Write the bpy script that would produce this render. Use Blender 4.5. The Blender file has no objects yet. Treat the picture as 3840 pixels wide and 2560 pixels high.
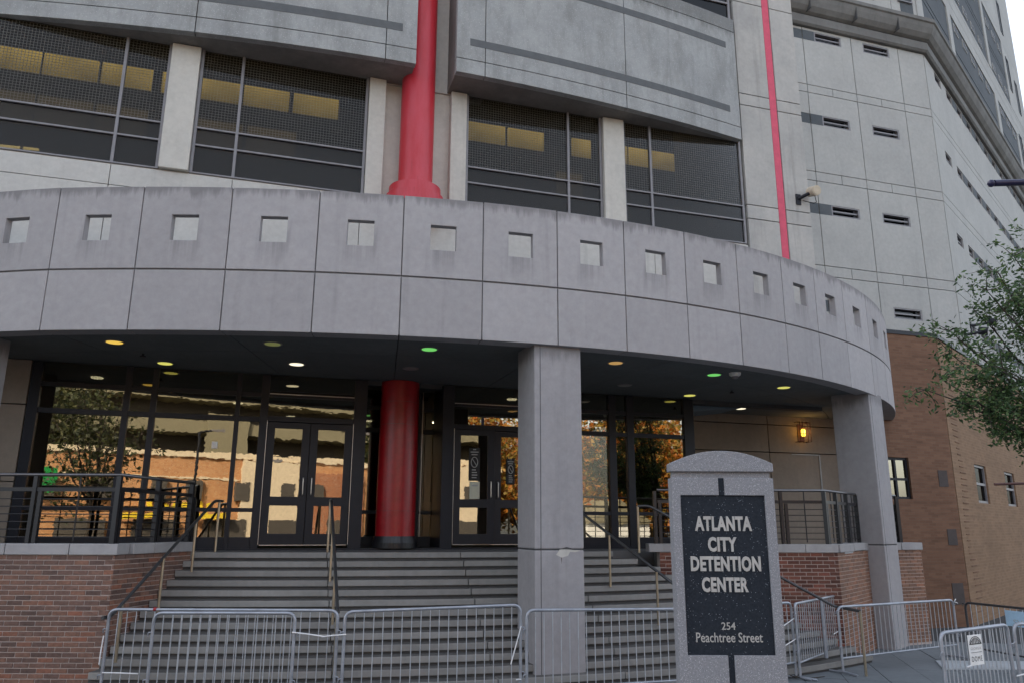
import bpy, bmesh, math, random
from mathutils import Vector, Matrix
random.seed(7)
PI = math.pi
R = math.radians
scene = bpy.context.scene
COL = scene.collection

# ------------------------------------------------------------------ camera, sky, sun, exposure
EYE = 2.29                                   # camera height above the plaza at the stair foot
FPX, TILT, ROLL = 2870.0, math.atan(695 / 2870.0), 0.004
cd = bpy.data.cameras.new('camera')
cam = bpy.data.objects.new('camera', cd)
COL.objects.link(cam)
cd.sensor_width = 36.0
cd.lens = 36.0 * FPX / 3840.0
cd.clip_start = 0.05
cd.clip_end = 600.0
_fw = Vector((0, math.cos(TILT), math.sin(TILT)))
_up0 = Vector((0, -math.sin(TILT), math.cos(TILT)))
_rt = Vector((1, 0, 0)) * math.cos(ROLL) + _up0 * math.sin(ROLL)
_up = _up0 * math.cos(ROLL) - Vector((1, 0, 0)) * math.sin(ROLL)
cam.matrix_world = Matrix(((_rt.x, _up.x, -_fw.x, 0), (_rt.y, _up.y, -_fw.y, 0), (_rt.z, _up.z, -_fw.z, EYE), (0, 0, 0, 1)))
scene.camera = cam

SUN_EL, SUN_DIR = 36.0, Vector((-0.72, 0.69, 0)).normalized()   # the sun stands behind the building, to the left
w = bpy.data.worlds.new('World')
scene.world = w
w.use_nodes = True
nt = w.node_tree
bg = nt.nodes['Background']
sky = nt.nodes.new('ShaderNodeTexSky')
sky.sky_type = 'NISHITA'
sky.sun_disc = False
sky.sun_elevation = R(SUN_EL)
sky.sun_rotation = math.atan2(SUN_DIR.x, SUN_DIR.y)
sky.air_density = 1.0
sky.dust_density = 3.0
sky.ozone_density = 1.0
hs = nt.nodes.new('ShaderNodeHueSaturation')
hs.inputs['Saturation'].default_value = 0.45
nt.links.new(sky.outputs[0], hs.inputs['Color'])
nt.links.new(hs.outputs[0], bg.inputs['Color'])
bg.inputs['Strength'].default_value = 0.12
sd = bpy.data.lights.new('sun', 'SUN')
sd.energy = 2.4
sd.angle = R(0.5)
sd.color = (1.0, 0.93, 0.82)
sun = bpy.data.objects.new('sun', sd)
COL.objects.link(sun)
sun.rotation_euler = (Vector((SUN_DIR.x * math.cos(R(SUN_EL)), SUN_DIR.y * math.cos(R(SUN_EL)), math.sin(R(SUN_EL))))).to_track_quat('Z', 'Y').to_euler()
scene.view_settings.view_transform = 'Standard'
scene.view_settings.look = 'None'
scene.view_settings.gamma = 1.0
scene.view_settings.use_curve_mapping = False
scene.view_settings.exposure = 2.1
try:
    scene.cycles.max_bounces = 8
    scene.cycles.transparent_max_bounces = 12
    scene.cycles.sample_clamp_indirect = 6.0
except Exception:
    pass

# ------------------------------------------------------------------ places: rays of the survey photograph onto real planes
def ray(u, v):
    x, y = u - 1920.0, v - 1280.0
    c, s = math.cos(-ROLL), math.sin(-ROLL)
    x, y = c * x - s * y, s * x + c * y
    c, s = math.cos(TILT), math.sin(TILT)
    return Vector((x, c * FPX + s * y, s * FPX - c * y)) / FPX
O = Vector((0, 0, EYE))
def onz(u, v, z):
    d = ray(u, v); return O + d * ((z - EYE) / d.z)
def ony(u, v, Y):
    d = ray(u, v); return O + d * (Y / d.y)

P1, P2 = R(17.3), R(47.3)                    # the two axes of the building
c1, s1, c2, s2 = math.cos(P1), math.sin(P1), math.cos(P2), math.sin(P2)
def F1(a, b, z): return Vector((a * c1 - b * s1, a * s1 + b * c1, z))
def onb(u, v, b):                            # pixel -> (a, z) on the plane b of the facade frame
    d = ray(u, v); t = b / (-s1 * d.x + c1 * d.y); p = O + d * t
    return p.x * c1 + p.y * s1, p.z
TC = F1(20.27, 17.9, 0)
def F2(s, d, z): return Vector((TC.x + s * c2 - d * s2, TC.y + s * s2 + d * c2, z))
AC = F1(17.18, 16.0, 0)
def F2A(s, d, z): return Vector((AC.x + s * c2 - d * s2, AC.y + s * s2 + d * c2, z))
def FO(a, d, z): return F1(a, 14.03 + 0.0118 * (a - 2.7) ** 2 + d, z)
def FW(x, y, z): return Vector((x, y, z))

# the curved outline of the canopy, by polar angle about its centre
CC = Vector((-4.75, 28.289))
CO = (0.2604687778890456, -2.5457367272175815, 2.1714467550099075, -0.3679627029697871, 17.552445759869727)
def rad(t):
    t = max(t, -0.12)
    return (((CO[0] * t + CO[1]) * t + CO[2]) * t + CO[3]) * t + CO[4]
_TH = [R(-32 + 0.1 * i) for i in range(1040)]
_PT = [Vector((CC.x + rad(t) * math.sin(t), CC.y - rad(t) * math.cos(t))) for t in _TH]
_S = [0.0]
for i in range(1, len(_PT)): _S.append(_S[-1] + (_PT[i] - _PT[i - 1]).length)
def s_of(deg):
    i = (deg + 32) / 0.1; k = int(i); f = i - k
    return _S[k] * (1 - f) + _S[k + 1] * f
def FC(s, d, z):                             # along the curve, inward, up
    lo, hi = 0, len(_S) - 2
    while lo < hi:
        m = (lo + hi + 1) // 2
        if _S[m] <= s: lo = m
        else: hi = m - 1
    f = (s - _S[lo]) / (_S[lo + 1] - _S[lo])
    p = _PT[lo] * (1 - f) + _PT[lo + 1] * f
    a, b = max(lo - 12, 0), min(lo + 13, len(_PT) - 1)
    t = (_PT[b] - _PT[a]).normalized()
    return Vector((p.x - t.y * d, p.y + t.x * d, z))
def s_at(d, u, v, z):                        # curve length where the ray (u, v) meets height z, at offset d
    q = onz(u, v, z)
    best = min(range(0, len(_S), 4), key=lambda i: (Vector((FC(_S[i], d, 0).x, FC(_S[i], d, 0).y)) - Vector((q.x, q.y))).length)
    return _S[best]
def s_u(d, u, z):                            # curve length at offset d, height z, that shows at image column u
    lo, hi = s_of(-25), s_of(62)
    def uu(s):
        p = FC(s, d, z) - O
        return 1920 + FPX * p.x / (math.cos(TILT) * p.y + math.sin(TILT) * p.z)
    for _ in range(40):
        m = (lo + hi) / 2
        if uu(m) < u: lo = m
        else: hi = m
    return lo
def ground_z(x, y): return 0.0

# ------------------------------------------------------------------ materials
def mat(name):
    m = bpy.data.materials.new(name); m.use_nodes = True
    return m, m.node_tree, m.node_tree.nodes['Principled BSDF']
def N(t, k, **kw):
    n = t.nodes.new(k)
    for a, b in kw.items(): setattr(n, a, b)
    return n
def mix(t, f, a, b, mode='MIX'):
    m = N(t, 'ShaderNodeMix', data_type='RGBA', blend_type=mode)
    for key, val in ((0, f), (6, a), (7, b)):
        if isinstance(val, bpy.types.NodeSocket): t.links.new(val, m.inputs[key])
        elif key == 0: m.inputs[0].default_value = val
        else: m.inputs[key].default_value = (*val, 1) if len(val) == 3 else val
    return m.outputs[2]
def ramp(t, src, p0, p1, c0=(0, 0, 0), c1_=(1, 1, 1)):
    r = N(t, 'ShaderNodeValToRGB')
    r.color_ramp.elements[0].position = p0; r.color_ramp.elements[0].color = (*c0, 1)
    r.color_ramp.elements[1].position = p1; r.color_ramp.elements[1].color = (*c1_, 1)
    t.links.new(src, r.inputs[0]); return r.outputs[0]
def pos(t, scale=(1, 1, 1), rz=0.0):
    g = N(t, 'ShaderNodeNewGeometry'); mp = N(t, 'ShaderNodeMapping')
    mp.vector_type = 'POINT'
    mp.inputs['Scale'].default_value = scale; mp.inputs['Rotation'].default_value = (0, 0, rz)
    t.links.new(g.outputs['Position'], mp.inputs['Vector']); return mp.outputs[0]
def noise(t, vec, sc, det=4, rough=0.6):
    n = N(t, 'ShaderNodeTexNoise'); n.inputs['Scale'].default_value = sc
    n.inputs['Detail'].default_value = det; n.inputs['Roughness'].default_value = rough
    t.links.new(vec, n.inputs['Vector']); return n.outputs['Fac']
def bump(t, b, src, strength, dist=0.01):
    n = N(t, 'ShaderNodeBump'); n.inputs['Strength'].default_value = strength
    n.inputs['Distance'].default_value = dist
    t.links.new(src, n.inputs['Height']); t.links.new(n.outputs[0], b.inputs['Normal'])
def rnd(t):                                  # one random number for each object and each loose piece of a mesh
    g = N(t, 'ShaderNodeNewGeometry'); o = N(t, 'ShaderNodeObjectInfo')
    a = N(t, 'ShaderNodeMath', operation='ADD'); f = N(t, 'ShaderNodeMath', operation='FRACT')
    t.links.new(g.outputs['Random Per Island'], a.inputs[0]); t.links.new(o.outputs['Random'], a.inputs[1])
    t.links.new(a.outputs[0], f.inputs[0]); return f.outputs[0]

def concrete(name, base, dark, streak=0.5, speck=0.0, var=0.06, moss=0.0, rough=0.85, drip=None, stain=0.0):
    m, t, b = mat(name)
    v = pos(t)
    n1 = noise(t, v, 0.9, 5, 0.62); n2 = noise(t, v, 9.0, 6, 0.7); n3 = noise(t, pos(t, (5.0, 5.0, 0.28)), 1.0, 4, 0.6)
    col = mix(t, ramp(t, n1, 0.33, 0.72), dark, base)
    sk = ramp(t, n3, 0.56, 0.76)
    ss = N(t, 'ShaderNodeMath', operation='MULTIPLY'); t.links.new(sk, ss.inputs[0]); ss.inputs[1].default_value = streak
    col = mix(t, ss.outputs[0], col, tuple(c * 0.55 for c in base))
    col = mix(t, 0.16, col, ramp(t, n2, 0.3, 0.7, (0.25,) * 3, (0.75,) * 3), 'OVERLAY')
    hsv = N(t, 'ShaderNodeHueSaturation')
    mr = N(t, 'ShaderNodeMapRange'); t.links.new(rnd(t), mr.inputs[0])
    mr.inputs[3].default_value = 1 - var; mr.inputs[4].default_value = 1 + var
    t.links.new(mr.outputs[0], hsv.inputs['Value']); t.links.new(col, hsv.inputs['Color']); col = hsv.outputs[0]
    if stain:                                 # rain marks below the openings (a vertex attribute of the panels)
        at_ = N(t, 'ShaderNodeAttribute'); at_.attribute_name = 'stain'
        nd2 = ramp(t, noise(t, pos(t, (11, 11, 0.4)), 1.0, 4, 0.65), 0.34, 0.62)
        m1 = N(t, 'ShaderNodeMath', operation='MULTIPLY'); t.links.new(at_.outputs['Fac'], m1.inputs[0]); t.links.new(nd2, m1.inputs[1])
        m2 = N(t, 'ShaderNodeMath', operation='MULTIPLY'); t.links.new(m1.outputs[0], m2.inputs[0]); m2.inputs[1].default_value = stain
        col = mix(t, m2.outputs[0], col, tuple(c * 0.5 for c in base))
    if drip:                                  # soot washed down from the top edge
        g = N(t, 'ShaderNodeNewGeometry'); sp = N(t, 'ShaderNodeSeparateXYZ'); t.links.new(g.outputs['Position'], sp.inputs[0])
        mz = N(t, 'ShaderNodeMapRange'); mz.inputs[1].default_value = drip[0]; mz.inputs[2].default_value = drip[1]; t.links.new(sp.outputs[2], mz.inputs[0])
        nd = noise(t, pos(t, (7, 7, 0.5)), 1.0, 5, 0.7)
        ad_ = N(t, 'ShaderNodeMath', operation='ADD'); t.links.new(nd, ad_.inputs[0]); t.links.new(mz.outputs[0], ad_.inputs[1])
        col = mix(t, ramp(t, ad_.outputs[0], 1.02 / 2, 1.45 / 2, (0, 0, 0), (0.6,) * 3) if False else ramp(t, ad_.outputs[0], 0.80, 1.0, (0, 0, 0), (drip[2],) * 3), col, tuple(c * 0.42 for c in base))
    if moss:
        n4 = noise(t, pos(t, (1.3, 1.3, 0.5)), 1.6, 8, 0.72)
        mm = N(t, 'ShaderNodeMath', operation='MULTIPLY'); t.links.new(ramp(t, n4, 0.46, 0.66), mm.inputs[0]); mm.inputs[1].default_value = moss
        col = mix(t, mm.outputs[0], col, (0.12, 0.12, 0.11))
    if speck:
        vo = N(t, 'ShaderNodeTexVoronoi'); vo.inputs['Scale'].default_value = 26.0; t.links.new(v, vo.inputs['Vector'])
        ms = N(t, 'ShaderNodeMath', operation='MULTIPLY'); t.links.new(ramp(t, vo.outputs['Distance'], 0.10, 0.22, (1, 1, 1), (0, 0, 0)), ms.inputs[0]); ms.inputs[1].default_value = speck
        col = mix(t, ms.outputs[0], col, tuple(min(1, c * 1.9) for c in base))
    t.links.new(col, b.inputs['Base Color'])
    b.inputs['Roughness'].default_value = rough; b.inputs['Specular IOR Level'].default_value = 0.25
    bump(t, b, noise(t, v, 55.0, 4, 0.7), 0.18, 0.006)
    return m
def plain(name, col, rough=0.5, metal=0.0, spec=0.4, var=0.12, bmp=0.0):
    m, t, b = mat(name)
    v = pos(t)
    n = noise(t, v, 6.0, 5, 0.65)
    c = mix(t, ramp(t, n, 0.3, 0.7), tuple(x * (1 - var) for x in col), tuple(min(1, x * (1 + var)) for x in col))
    t.links.new(c, b.inputs['Base Color'])
    b.inputs['Roughness'].default_value = rough; b.inputs['Metallic'].default_value = metal
    b.inputs['Specular IOR Level'].default_value = spec
    if bmp: bump(t, b, noise(t, v, 40.0, 4, 0.7), bmp, 0.004)
    return m
def emit(name, col, strength, base=(0.5, 0.5, 0.5)):
    m, t, b = mat(name)
    b.inputs['Base Color'].default_value = (*base, 1)
    b.inputs['Emission Color'].default_value = (*col, 1); b.inputs['Emission Strength'].default_value = strength
    return m
def brick_mat(name, stops, rough=0.9):
    m, t, b = mat(name)
    r = N(t, 'ShaderNodeValToRGB'); r.color_ramp.interpolation = 'LINEAR'
    while len(r.color_ramp.elements) < len(stops): r.color_ramp.elements.new(0.5)
    for e, (p, c) in zip(r.color_ramp.elements, stops): e.position = p; e.color = (*c, 1)
    t.links.new(rnd(t), r.inputs[0])
    v = pos(t)
    c = mix(t, 0.5, r.outputs[0], ramp(t, noise(t, v, 22.0, 5, 0.7), 0.3, 0.7, (0.22,) * 3, (0.78,) * 3), 'OVERLAY')
    c = mix(t, ramp(t, noise(t, v, 0.8, 4, 0.6), 0.35, 0.7, (0, 0, 0), (0.35, 0.35, 0.35)), c, (0.09, 0.066, 0.055))
    t.links.new(c, b.inputs['Base Color']); b.inputs['Roughness'].default_value = rough; b.inputs['Specular IOR Level'].default_value = 0.2
    bump(t, b, noise(t, v, 120.0, 3, 0.6), 0.3, 0.003)
    return m
def coursed(name, phi, ca, cb, mortar, stain, rows=0.0677, width=0.21):       # brickwork too far off to count the bricks
    m, t, b = mat(name)
    g = N(t, 'ShaderNodeNewGeometry')
    dt = N(t, 'ShaderNodeVectorMath', operation='DOT_PRODUCT'); dt.inputs[1].default_value = (math.cos(phi), math.sin(phi), 0)
    t.links.new(g.outputs['Position'], dt.inputs[0])
    sp = N(t, 'ShaderNodeSeparateXYZ'); t.links.new(g.outputs['Position'], sp.inputs[0])
    cb_ = N(t, 'ShaderNodeCombineXYZ'); t.links.new(dt.outputs['Value'], cb_.inputs[0]); t.links.new(sp.outputs[2], cb_.inputs[1])
    br = N(t, 'ShaderNodeTexBrick'); t.links.new(cb_.outputs[0], br.inputs['Vector'])
    br.inputs['Color1'].default_value = (*ca, 1); br.inputs['Color2'].default_value = (*cb, 1); br.inputs['Mortar'].default_value = (*mortar, 1)
    br.inputs['Scale'].default_value = 1.0; br.inputs['Mortar Size'].default_value = 0.006; br.inputs['Brick Width'].default_value = width; br.inputs['Row Height'].default_value = rows
    v = pos(t, (0.5, 0.5, 5.0))
    c = mix(t, ramp(t, noise(t, v, 1.2, 6, 0.7), 0.5, 0.75, (0, 0, 0), (0.6,) * 3), br.outputs['Color'], stain)
    c = mix(t, ramp(t, noise(t, pos(t), 0.35, 4, 0.6), 0.35, 0.65, (0, 0, 0), (0.3,) * 3), c, tuple(x * 0.6 for x in ca))
    t.links.new(c, b.inputs['Base Color']); b.inputs['Roughness'].default_value = 0.9; b.inputs['Specular IOR Level'].default_value = 0.2
    bump(t, b, br.outputs['Fac'], -0.5, 0.01)
    return m
def glass(name, refl, trans, wave=0.0, tint=(1, 1, 1), top=1.0):
    m, t, b = mat(name)
    t.nodes.remove(b)
    out = t.nodes['Material Output']
    tr = N(t, 'ShaderNodeBsdfTransparent'); tr.inputs[0].default_value = (*trans, 1)
    gl = N(t, 'ShaderNodeBsdfGlossy'); gl.inputs['Color'].default_value = (*tint, 1); gl.inputs['Roughness'].default_value = 0.0
    mx = N(t, 'ShaderNodeMixShader')
    fr = N(t, 'ShaderNodeFresnel'); fr.inputs['IOR'].default_value = 1.45
    mr = N(t, 'ShaderNodeMapRange'); mr.inputs[1].default_value = 0.03; mr.inputs[2].default_value = 1.0
    mr.inputs[3].default_value = refl; mr.inputs[4].default_value = top
    t.links.new(fr.outputs[0], mr.inputs[0]); t.links.new(mr.outputs[0], mx.inputs[0])
    t.links.new(tr.outputs[0], mx.inputs[1]); t.links.new(gl.outputs[0], mx.inputs[2]); t.links.new(mx.outputs[0], out.inputs[0])
    if wave:
        bp = N(t, 'ShaderNodeBump'); bp.inputs['Strength'].default_value = wave; bp.inputs['Distance'].default_value = 0.02
        t.links.new(noise(t, pos(t, (1, 1, 1.4)), 2.6, 3, 0.55), bp.inputs['Height']); t.links.new(bp.outputs[0], gl.inputs['Normal'])
    return m
def granite(name, base, dark, light, amount, vs_=95.0):
    m, t, b = mat(name)
    v = pos(t)
    vo = N(t, 'ShaderNodeTexVoronoi'); vo.inputs['Scale'].default_value = vs_; t.links.new(v, vo.inputs['Vector'])
    sp = N(t, 'ShaderNodeSeparateColor'); t.links.new(vo.outputs['Color'], sp.inputs[0])
    c = mix(t, ramp(t, noise(t, v, 60.0, 4, 0.7), 0.35, 0.65), dark, base)
    sel = N(t, 'ShaderNodeMath', operation='GREATER_THAN'); sel.inputs[1].default_value = 1 - amount; t.links.new(sp.outputs[0], sel.inputs[0])
    near = N(t, 'ShaderNodeMath', operation='LESS_THAN'); near.inputs[1].default_value = 0.42; t.links.new(vo.outputs['Distance'], near.inputs[0])
    mu = N(t, 'ShaderNodeMath', operation='MULTIPLY'); t.links.new(sel.outputs[0], mu.inputs[0]); t.links.new(near.outputs[0], mu.inputs[1])
    c = mix(t, mu.outputs[0], c, light)
    c = mix(t, ramp(t, noise(t, v, 1.4, 4, 0.6), 0.3, 0.7, (0, 0, 0), (0.2,) * 3), c, dark)
    t.links.new(c, b.inputs['Base Color']); b.inputs['Roughness'].default_value = 0.7; b.inputs['Specular IOR Level'].default_value = 0.2
    return m

M = {}
M['canopy'] = concrete('canopy_concrete', (0.385, 0.366, 0.368), (0.36, 0.342, 0.344), 0.30, var=0.06, drip=(6.95, 7.55, 0.65), stain=0.6)
M['column'] = concrete('column_concrete', (0.355, 0.338, 0.342), (0.31, 0.296, 0.30), 0.30, var=0.02, drip=(4.6, 5.3, 0.5))
M['facade'] = concrete('facade_concrete', (0.53, 0.515, 0.48), (0.47, 0.455, 0.43), 0.35, var=0.03)
M['pier'] = concrete('pier_concrete', (0.56, 0.53, 0.48), (0.47, 0.45, 0.41), 0.3, var=0.03)
M['stripewall'] = concrete('streaked_concrete', (0.47, 0.45, 0.42), (0.36, 0.35, 0.335), 0.55, var=0.03)
M['overhang'] = concrete('weathered_concrete', (0.37, 0.375, 0.37), (0.30, 0.305, 0.305), 0.5, speck=0.45, var=0.03, moss=0.38, drip=(14.2, 15.1, 0.7))
M['tower'] = concrete('tower_concrete', (0.43, 0.425, 0.405), (0.375, 0.37, 0.355), 0.22, var=0.025)
M['towergrey'] = concrete('dark_grey_panel', (0.105, 0.115, 0.125), (0.085, 0.095, 0.105), 0.2, var=0.04)
M['cornice'] = concrete('sooty_stone', (0.21, 0.205, 0.195), (0.145, 0.14, 0.135), 0.6, var=0.06, moss=0.5)
M['joint'] = plain('dark_joint', (0.07, 0.07, 0.072), 0.9)
M['softjoint'] = plain('grey_joint', (0.19, 0.185, 0.185), 0.9)
M['stripe'] = plain('grey_inlay', (0.105, 0.11, 0.115), 0.8)
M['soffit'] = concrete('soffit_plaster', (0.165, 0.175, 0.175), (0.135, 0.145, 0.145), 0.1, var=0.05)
M['step'] = concrete('step_stone', (0.29, 0.28, 0.265), (0.235, 0.228, 0.215), 0.25, var=0.09, moss=0.15)
def dirty_treads(m):                           # grime trodden into the upper faces of the steps
    t = m.node_tree; b = t.nodes['Principled BSDF']; l = b.inputs['Base Color'].links[0]; src = l.from_socket
    g = N(t, 'ShaderNodeNewGeometry'); sp = N(t, 'ShaderNodeSeparateXYZ'); t.links.new(g.outputs['True Normal'], sp.inputs[0])
    n = noise(t, pos(t), 2.2, 5, 0.7)
    mu = N(t, 'ShaderNodeMath', operation='MULTIPLY'); t.links.new(ramp(t, sp.outputs[2], 0.6, 0.95), mu.inputs[0]); t.links.new(ramp(t, n, 0.2, 0.6, (0.6,) * 3, (0.95,) * 3), mu.inputs[1])
    t.links.new(mix(t, mu.outputs[0], src, (0.085, 0.08, 0.076)), b.inputs['Base Color'])
dirty_treads(M['step'])
M['riser'] = plain('shade_dark_riser', (0.075, 0.072, 0.07), 0.95)  # shade beneath the nosings put into the colour of the recessed risers
M['landing'] = concrete('landing_paving', (0.17, 0.165, 0.165), (0.12, 0.12, 0.12), 0.0)
M['coping'] = concrete('coping_stone', (0.40, 0.385, 0.385), (0.32, 0.31, 0.31), 0.3, var=0.05)
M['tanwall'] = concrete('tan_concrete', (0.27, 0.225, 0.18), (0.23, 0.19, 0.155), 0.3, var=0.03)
M['red'] = plain('red_paint', (0.31, 0.010, 0.015), 0.30, spec=0.5, var=0.22)
def faded_red(name, c0, c1_, rough):
    m, t, b = mat(name)
    f = ramp(t, noise(t, pos(t, (2.2, 2.2, 0.45)), 1.1, 6, 0.7), 0.40, 0.72)
    c = mix(t, f, c0, c1_)
    g = ramp(t, noise(t, pos(t, (9, 9, 0.8)), 1.0, 5, 0.75), 0.62, 0.75, (0, 0, 0), (0.35,) * 3)
    t.links.new(mix(t, g, c, tuple(x * 0.35 + 0.01 for x in c0)), b.inputs['Base Color'])
    b.inputs['Roughness'].default_value = rough; b.inputs['Specular IOR Level'].default_value = 0.5; return m
M['redup'] = faded_red('weathered_red_paint', (0.46, 0.016, 0.028), (0.52, 0.05, 0.075), 0.42)
M['pink'] = plain('pink_red_strip', (0.60, 0.075, 0.13), 0.6)
M['frame'] = plain('dark_bronze_frame', (0.013, 0.014, 0.020), 0.45, spec=0.3)
M['frame2'] = plain('grey_window_frame', (0.20, 0.19, 0.20), 0.45, spec=0.5)
M['rail'] = plain('black_painted_steel', (0.014, 0.014, 0.017), 0.35, spec=0.5)
M['railcap'] = plain('worn_bronze_rail', (0.17, 0.165, 0.17), 0.3, metal=0.8)
M['brass'] = plain('brushed_post', (0.42, 0.36, 0.27), 0.32, metal=0.9)
M['galv'] = plain('galvanised_steel', (0.34, 0.36, 0.40), 0.42, metal=0.55, var=0.2)
M['galvbar'] = plain('galvanised_bar', (0.42, 0.44, 0.47), 0.45, metal=0.4, var=0.2)
M['silver'] = plain('silver_trim', (0.50, 0.48, 0.45), 0.35, metal=0.8)
M['tie'] = plain('white_plastic', (0.75, 0.75, 0.75), 0.5)
M['mortar'] = plain('mortar', (0.46, 0.385, 0.35), 0.95, bmp=0.3)
M['brick'] = brick_mat('red_brown_brick', [(0.0, (0.125, 0.082, 0.070)), (0.3, (0.175, 0.108, 0.088)), (0.62, (0.210, 0.124, 0.096)), (0.88, (0.255, 0.136, 0.096)), (1.0, (0.30, 0.125, 0.080))])
M['brick2'] = brick_mat('dark_red_brick', [(0.0, (0.085, 0.035, 0.028)), (0.4, (0.14, 0.058, 0.042)), (0.8, (0.20, 0.08, 0.056)), (1.0, (0.24, 0.085, 0.06))])
M['brick3'] = brick_mat('orange_brown_brick', [(0.0, (0.20, 0.12, 0.088)), (0.4, (0.26, 0.145, 0.10)), (0.8, (0.30, 0.165, 0.11)), (1.0, (0.35, 0.17, 0.11))])
M['vent'] = plain('sooty_plate', (0.075, 0.062, 0.058), 0.85)
M['annex'] = coursed('annex_brick', P1, (0.170, 0.092, 0.060), (0.225, 0.125, 0.080), (0.18, 0.12, 0.085), (0.08, 0.045, 0.031))
M['annexside'] = coursed('tan_annex_brick', P2, (0.225, 0.140, 0.086), (0.285, 0.180, 0.110), (0.30, 0.205, 0.135), (0.16, 0.098, 0.06), rows=0.081, width=0.25)
M['glass'] = glass('coated_glass', 0.27, (0.26, 0.26, 0.245), 0.020, (1.0, 0.91, 0.74))
M['upglass'] = glass('dark_upper_glass', 0.010, (0.62, 0.62, 0.62), 0.0, top=0.3)
M['slitglass'] = glass('slit_glass', 0.03, (0.12, 0.13, 0.13), 0.0, top=0.25)
M['meshw'] = plain('wire_screen', (0.75, 0.71, 0.62), 0.7)
M['bug'] = None
def screen_mat():
    m, t, b = mat('insect_screen'); b.inputs['Base Color'].default_value = (0.235, 0.22, 0.20, 1); b.inputs['Roughness'].default_value = 1.0; b.inputs['Specular IOR Level'].default_value = 0.0
    tr = N(t, 'ShaderNodeBsdfTransparent'); mx = N(t, 'ShaderNodeMixShader'); mx.inputs[0].default_value = 0.55
    t.links.new(tr.outputs[0], mx.inputs[1]); t.links.new(b.outputs[0], mx.inputs[2]); t.links.new(mx.outputs[0], t.nodes['Material Output'].inputs[0]); return m
M['bug'] = screen_mat()
M['room'] = plain('dark_interior', (0.16, 0.145, 0.125), 0.9)
M['roomdark'] = plain('lobby_interior', (0.07, 0.062, 0.055), 0.8)
def lit_mat():
    m, t, b = mat('lit_yellow_pane'); b.inputs['Base Color'].default_value = (0.3, 0.24, 0.1, 1)
    g = N(t, 'ShaderNodeNewGeometry'); sp = N(t, 'ShaderNodeSeparateXYZ'); t.links.new(g.outputs['Position'], sp.inputs[0])
    mr = N(t, 'ShaderNodeMapRange'); mr.inputs[1].default_value = 12.7; mr.inputs[2].default_value = 13.35; mr.inputs[3].default_value = 0.07; mr.inputs[4].default_value = 0.19
    t.links.new(sp.outputs[2], mr.inputs[0])
    mu = N(t, 'ShaderNodeMath', operation='MULTIPLY'); t.links.new(mr.outputs[0], mu.inputs[0]); t.links.new(ramp(t, noise(t, pos(t), 0.9, 3, 0.5), 0.3, 0.65, (0.5,) * 3, (1.1,) * 3), mu.inputs[1])
    b.inputs['Emission Color'].default_value = (1.0, 0.68, 0.15, 1); t.links.new(mu.outputs[0], b.inputs['Emission Strength']); return m
M['lit'] = lit_mat()
M['dimlit'] = emit('dim_yellow_glow', (1.0, 0.66, 0.2), 0.022, (0.3, 0.25, 0.15))  # dim glow for the mirrored lit panes and the lobby openings
M['tube'] = emit('fluorescent_tube', (1.0, 0.75, 0.25), 0.7)
M['granite'] = granite('speckled_granite', (0.315, 0.315, 0.33), (0.21, 0.212, 0.228), (0.60, 0.60, 0.62), 0.15, 150.0)
M['granitedark'] = granite('dark_granite', (0.027, 0.034, 0.045), (0.013, 0.017, 0.024), (0.30, 0.33, 0.37), 0.028, 135.0)
M['letter'] = plain('raised_pale_letter', (0.45, 0.435, 0.41), 0.5)
M['paper'] = plain('pale_paper', (0.50, 0.50, 0.40), 0.8)
M['white'] = plain('white_board', (0.78, 0.78, 0.76), 0.6)
M['bluesign'] = plain('pale_blue_board', (0.36, 0.52, 0.66), 0.5)
M['ink'] = plain('black_ink', (0.02, 0.02, 0.02), 0.7)
M['inkgrey'] = plain('faded_ink', (0.34, 0.34, 0.33), 0.7)
M['paving'] = concrete('plaza_paving', (0.175, 0.19, 0.20), (0.135, 0.15, 0.16), 0.0, var=0.06)
M['pavejoint'] = plain('paving_joint', (0.045, 0.048, 0.05), 0.95)
M['asphalt'] = plain('asphalt', (0.05, 0.05, 0.052), 0.9, bmp=0.5)
M['kerb'] = concrete('pale_kerb', (0.42, 0.45, 0.47), (0.36, 0.38, 0.40), 0.0)
M['navy'] = plain('navy_enamel', (0.018, 0.018, 0.055), 0.3)
M['rust'] = plain('rusty_brown_paint', (0.07, 0.030, 0.026), 0.6)
M['bark'] = plain('bark', (0.055, 0.045, 0.038), 0.95, bmp=0.8)
M['cream'] = plain('cream_housing', (0.55, 0.47, 0.36), 0.5)
M['amber'] = emit('amber_lamp', (1.0, 0.45, 0.03), 0.9)
M['bluewall'] = plain('slate_blue_panel', (0.16, 0.22, 0.27), 0.8)

def leaf_mat(name, cols):
    m, t, b = mat(name)
    r = N(t, 'ShaderNodeValToRGB')
    while len(r.color_ramp.elements) < len(cols): r.color_ramp.elements.new(0.5)
    for i, (e, c) in enumerate(zip(r.color_ramp.elements, cols)): e.position = i / (len(cols) - 1); e.color = (*c, 1)
    t.links.new(rnd(t), r.inputs[0]); t.links.new(r.outputs[0], b.inputs['Base Color'])
    b.inputs['Roughness'].default_value = 0.55
    tl = N(t, 'ShaderNodeBsdfTranslucent'); t.links.new(r.outputs[0], tl.inputs[0])
    mx = N(t, 'ShaderNodeMixShader'); mx.inputs[0].default_value = 0.3
    t.links.new(b.outputs[0], mx.inputs[1]); t.links.new(tl.outputs[0], mx.inputs[2])
    t.links.new(mx.outputs[0], t.nodes['Material Output'].inputs[0])
    return m
M['leaf'] = leaf_mat('oak_leaf', [(0.025, 0.055, 0.024), (0.045, 0.095, 0.034), (0.075, 0.135, 0.042), (0.12, 0.175, 0.055)])
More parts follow.
